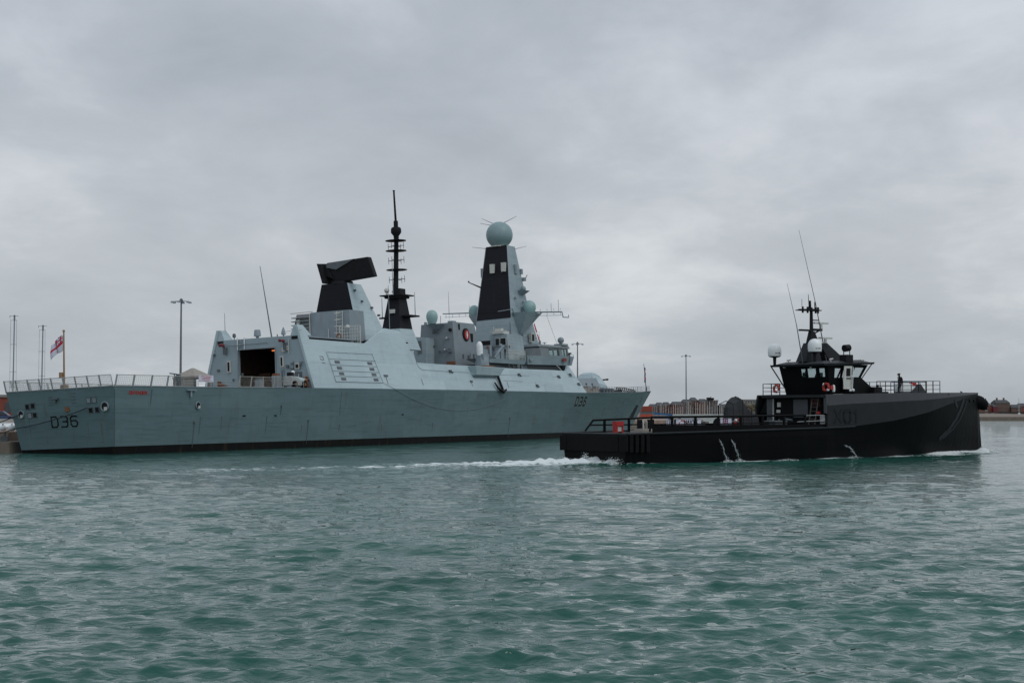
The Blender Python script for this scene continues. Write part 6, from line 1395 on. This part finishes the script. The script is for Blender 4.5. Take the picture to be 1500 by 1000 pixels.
# ================================================================== WATER
def build_water():
    rng = np.random.default_rng(11)
    # distances grow geometrically; the sheet spans well beyond the view to both sides
    r = [6.0]
    while r[-1] < 9000: r.append(r[-1]*1.0046 if r[-1] < 420 else r[-1]*1.03)
    r = np.array(r); na = 460; ang = np.concatenate([np.linspace(-62, -27, 60)[:-1], np.linspace(-27, 27, na), np.linspace(27, 62, 60)[1:]])
    ang = np.radians(ang); na = len(ang)
    R, A = np.meshgrid(r, ang, indexing='ij')
    X = R*np.sin(A); Y = R*np.cos(A)
    cell = R*0.0046
    dx = np.zeros_like(X); dy = np.zeros_like(X); dz = np.zeros_like(X)
    nw = 210
    lam = np.exp(rng.uniform(np.log(0.20), np.log(7.5), nw))
    th = radians(-98) + rng.normal(0, 1, nw)*np.where(lam > .9, .36, .75)       # waves running mostly towards the viewer
    ph = rng.uniform(0, 2*pi, nw)
    amp = 0.0068*lam**0.80*np.exp(-(lam/2.2)**2) * rng.uniform(.5, 1.4, nw)
    # gusts: patches of rougher water
    gust = 1 + .35*np.sin(X*.021+1.3*np.sin(Y*.017)+.6)*np.sin(Y*.028+X*.009) 
    for l_, t_, p_, a_ in zip(lam, th, ph, amp):
        k = 2*pi/l_; kx, ky = k*cos(t_), k*sin(t_)
        f = np.clip((l_/cell-2.0)/2.0, 0, 1)
        P = kx*X + ky*Y + p_; a = a_*f*gust
        dz += a*np.cos(P); dx -= a*.9*cos(t_)*np.sin(P); dy -= a*.9*sin(t_)*np.sin(P)
    # wake and bow waves of the workboat, in its own frame
    u = np.array([XS.u.x, XS.u.y]); v = np.array([XS.v.x, XS.v.y]); o = np.array([XS.o.x, XS.o.y])
    s = (X-o[0])*u[0] + (Y-o[1])*u[1]; t = (X-o[0])*v[0] + (Y-o[1])*v[1]
    def n2(sx, sy, seed):
        q = np.random.default_rng(seed); out = np.zeros_like(X)
        for _ in range(14):
            a1, a2 = q.normal(0, 1, 2); out += np.sin(s*a1*sx + t*a2*sy + q.uniform(0, 6.28))
        return out/3.7
    back = np.clip(-s, 0, None); inside = (s < 0.5)
    cen = -0.5 + 0.0030*back**2*-1.0
    wid = 3.4 + .10*back
    core = np.exp(-((t-cen)/wid)**2)*inside*np.exp(-back/21)
    edge = (np.exp(-((t-cen-wid*1.0)/.8)**2)+np.exp(-((t-cen+wid*1.0)/.8)**2))*inside*np.exp(-back/40)
    turb = .7*n2(2.2, 2.6, 5) + .6*n2(6.0, 6.0, 15)
    foam = np.clip(core*.80 + core*.60*turb + edge*.35*(n2(1.0,2.0,6)*.5+.5), 0, 1.2)
    foam += .50*np.exp(-((t-cen)/(3.0+.06*back))**2)*inside*np.exp(-back/75)*np.clip(n2(.5,1.6,8),0,1)
    dz += .30*core*(.5+.9*turb)*np.exp(-back/22) + .12*core
    # along the sides: thin lace of foam, thicker towards the bow
    hw = np.interp(s, XW[:,0], XW[:,1]); d = np.abs(t)-hw
    al = (s > 0)&(s < 47.4)
    wv = (.30+.012*np.clip(s,0,47))
    side_ = np.exp(-(np.clip(d,0,None)/(wv*2.2))**2)*al
    patch = np.clip(.62+.6*n2(.9,1.5,9), 0, 1)*(.62+.45*np.clip((s-14)/26,0,1)+.5*np.exp(-s/3.))
    foam += side_*patch*1.15; dz += .10*side_*patch
    dz += .26*np.exp(-(np.clip(d,0,None)/.9)**2)*np.exp(-((s-40)/8)**2)*al
    bw = np.exp(-((s-47.6)/.9)**2 - (t/1.3)**2); dz += .45*bw; foam += .5*bw
    foam += .25*np.exp(-((d-2.2)/.8)**2)*al*np.clip(n2(.8,1.8,12)-.2,0,1)
    dz += .10*np.sin((d*1.6)-.25*s)*np.exp(-((d-3)/4)**2)*al
    # small lapping foam along the warship side
    u2 = np.array([DS.u.x, DS.u.y]); v2 = np.array([cos(radians(26.5)), -sin(radians(26.5))]); o2 = np.array([DS.o.x, DS.o.y])
    Z = dz; V = np.stack([X+dx, Y+dy, Z], -1).reshape(-1, 3)
    nr = len(r); idx = np.arange(nr*na).reshape(nr, na)
    q = np.stack([idx[:-1,:-1], idx[:-1,1:], idx[1:,1:], idx[1:,:-1]], -1).reshape(-1, 4)
    me = bpy.data.meshes.new('water'); me.vertices.add(len(V)); me.vertices.foreach_set('co', V.astype(np.float32).ravel())
    me.loops.add(q.size); me.loops.foreach_set('vertex_index', q[:, ::-1].astype(np.int32).ravel())
    me.polygons.add(len(q)); me.polygons.foreach_set('loop_start', np.arange(0, q.size, 4, dtype=np.int32)); me.polygons.foreach_set('loop_total', np.full(len(q), 4, np.int32))
    me.polygons.foreach_set('use_smooth', [True]*len(q)); me.update(calc_edges=True)
    at = me.attributes.new('foam', 'FLOAT', 'POINT'); at.data.foreach_set('value', np.clip(foam, 0, 1.3).astype(np.float32).ravel())
    ob = bpy.data.objects.new('water', me); C.objects.link(ob); struct(ob)
    m = bpy.data.materials.new('harbour_water'); m.use_nodes = True; t_ = m.node_tree; n = t_.nodes; l = t_.links; b = n['Principled BSDF']
    b.inputs['IOR'].default_value = 1.333; b.inputs['Specular IOR Level'].default_value = 0.5
    tc = n.new('ShaderNodeTexCoord')
    def nz(scale, detail, st=(1,1,1), rough=.55):
        mp = n.new('ShaderNodeMapping'); mp.inputs['Scale'].default_value = st; mp.inputs['Rotation'].default_value = (0,0,radians(12)); l.new(tc.outputs['Object'], mp.inputs[0])
        q = n.new('ShaderNodeTexNoise'); q.inputs['Scale'].default_value = scale; q.inputs['Detail'].default_value = detail; q.inputs['Roughness'].default_value = rough; l.new(mp.outputs[0], q.inputs['Vector']); return q.outputs[0]
    def mth(op, a, c=None):
        q = n.new('ShaderNodeMath'); q.operation = op
        for i, x in enumerate((a, c)):
            if x is None: continue
            if isinstance(x, (int, float)): q.inputs[i].default_value = x
            else: l.new(x, q.inputs[i])
        return q.outputs[0]
    # colour of the water body: turbid teal, drifting in big soft patches
    big = nz(.035, 3, (1,1.6,1)); cr = n.new('ShaderNodeValToRGB'); l.new(big, cr.inputs[0]); e = cr.color_ramp.elements
    e[0].position = .35; e[0].color = (.012,.074,.058,1); e[1].position = .65; e[1].color = (.021,.106,.084,1)
    fa = n.new('ShaderNodeAttribute'); fa.attribute_name = 'foam'
    lace = nz(2.4, 8, (1,1,1), .7)
    fm = mth('SUBTRACT', mth('ADD', mth('MULTIPLY', fa.outputs['Fac'], 1.25), mth('MULTIPLY', lace, 1.1)), .98)
    fr = n.new('ShaderNodeMapRange'); fr.inputs['From Min'].default_value = 0; fr.inputs['From Max'].default_value = .38; l.new(fm, fr.inputs['Value'])
    gate = mth('MULTIPLY', fr.outputs[0], mth('MINIMUM', mth('MULTIPLY', fa.outputs['Fac'], 6.0), 1.0))
    mx = n.new('ShaderNodeMixRGB'); l.new(gate, mx.inputs[0]); l.new(cr.outputs[0], mx.inputs[1]); mx.inputs[2].default_value = (.70,.76,.76,1)
    # aerated green water round the foam
    m0 = n.new('ShaderNodeMixRGB'); l.new(mth('MULTIPLY', mth('MINIMUM', fa.outputs['Fac'], 1.0), .35), m0.inputs[0]); l.new(cr.outputs[0], m0.inputs[1]); m0.inputs[2].default_value = (.09,.27,.24,1); l.new(m0.outputs[0], mx.inputs[1])
    l.new(mx.outputs[0], b.inputs['Base Color'])
    rr = n.new('ShaderNodeMapRange'); rr.inputs['To Min'].default_value = .03; rr.inputs['To Max'].default_value = .8; l.new(gate, rr.inputs['Value']); l.new(rr.outputs[0], b.inputs['Roughness'])
    # ripples below mesh resolution
    h = mth('ADD', mth('MULTIPLY', nz(1.1, 2, (1,1.9,1), .5), .75), mth('MULTIPLY', nz(3.1, 2, (1,1.7,1), .5), .24))
    h = mth('ADD', h, mth('MULTIPLY', nz(8.0, 2, (1,1.5,1), .5), .085))
    bp = n.new('ShaderNodeBump'); bp.inputs['Strength'].default_value = 1.0; bp.inputs['Distance'].default_value = .145; l.new(h, bp.inputs['Height']); l.new(bp.outputs[0], b.inputs['Normal'])
    me.materials.append(m); return ob
build_water()

# spray thrown up at the stern corner and the stem of the workboat
def spray(name, label, centres, n, r, seed):
    rnd = random.Random(seed); b = G(True)
    for (s_, t_, z_, ls, lt, lz) in centres:
        for i in range(n):
            f = rnd.random()**1.6; a = rnd.gauss(0, 1)
            p = (s_ + a*ls*(1-.5*f), t_ + rnd.gauss(0, 1)*lt, z_ + f*lz*(1-.35*abs(a)))
            q = r*rnd.uniform(.35, 1.0)*(1-.55*f)
            b.add([(p[0]-q,p[1],p[2]),(p[0],p[1]-q,p[2]),(p[0]+q,p[1],p[2]),(p[0],p[1]+q,p[2]),(p[0],p[1],p[2]-q*.8),(p[0],p[1],p[2]+q*.9)],
                  [(0,1,5),(1,2,5),(2,3,5),(3,0,5),(1,0,4),(2,1,4),(3,2,4),(0,3,4)])
    o = b.build(name, FOAM, None, recalc=False); o.location = XS.o; o.rotation_euler = XS.rot; tag(o, label, 'spray', kind='stuff'); return o
spray('stern_spray', 'white spray breaking along the transom of the black workboat', [(-.5,-3.4,.0,.5,.5,.5),(-.6,-1.6,.0,.4,.6,.35),(-.6,-.4,0,.25,.25,.95),(-.7,1.6,0,.4,.6,.35),(-.5,3.1,0,.3,.4,.6),(-1.6,-2,0,.8,1.6,.3),(1.2,4.3,-.05,.6,.15,.25)], 260, .07, 3)
spray('bow_spray', 'white spray curling off the stem of the black workboat', [(47.9,.3,.0,.35,.4,1.0),(46.6,.9,.05,.7,.2,.55),(44.5,1.6,.05,.8,.2,.4),(41,2.2,.0,1.2,.2,.35),(36.5,3.0,0,1.4,.2,.25),(31,3.7,0,1.4,.15,.22),(25,4.2,0,.8,.15,.3),(17,4.3,0,1.0,.12,.18),(11.3,4.6,0,.4,.15,.3),(10,4.6,0,.3,.15,.3)], 150, .06, 4)
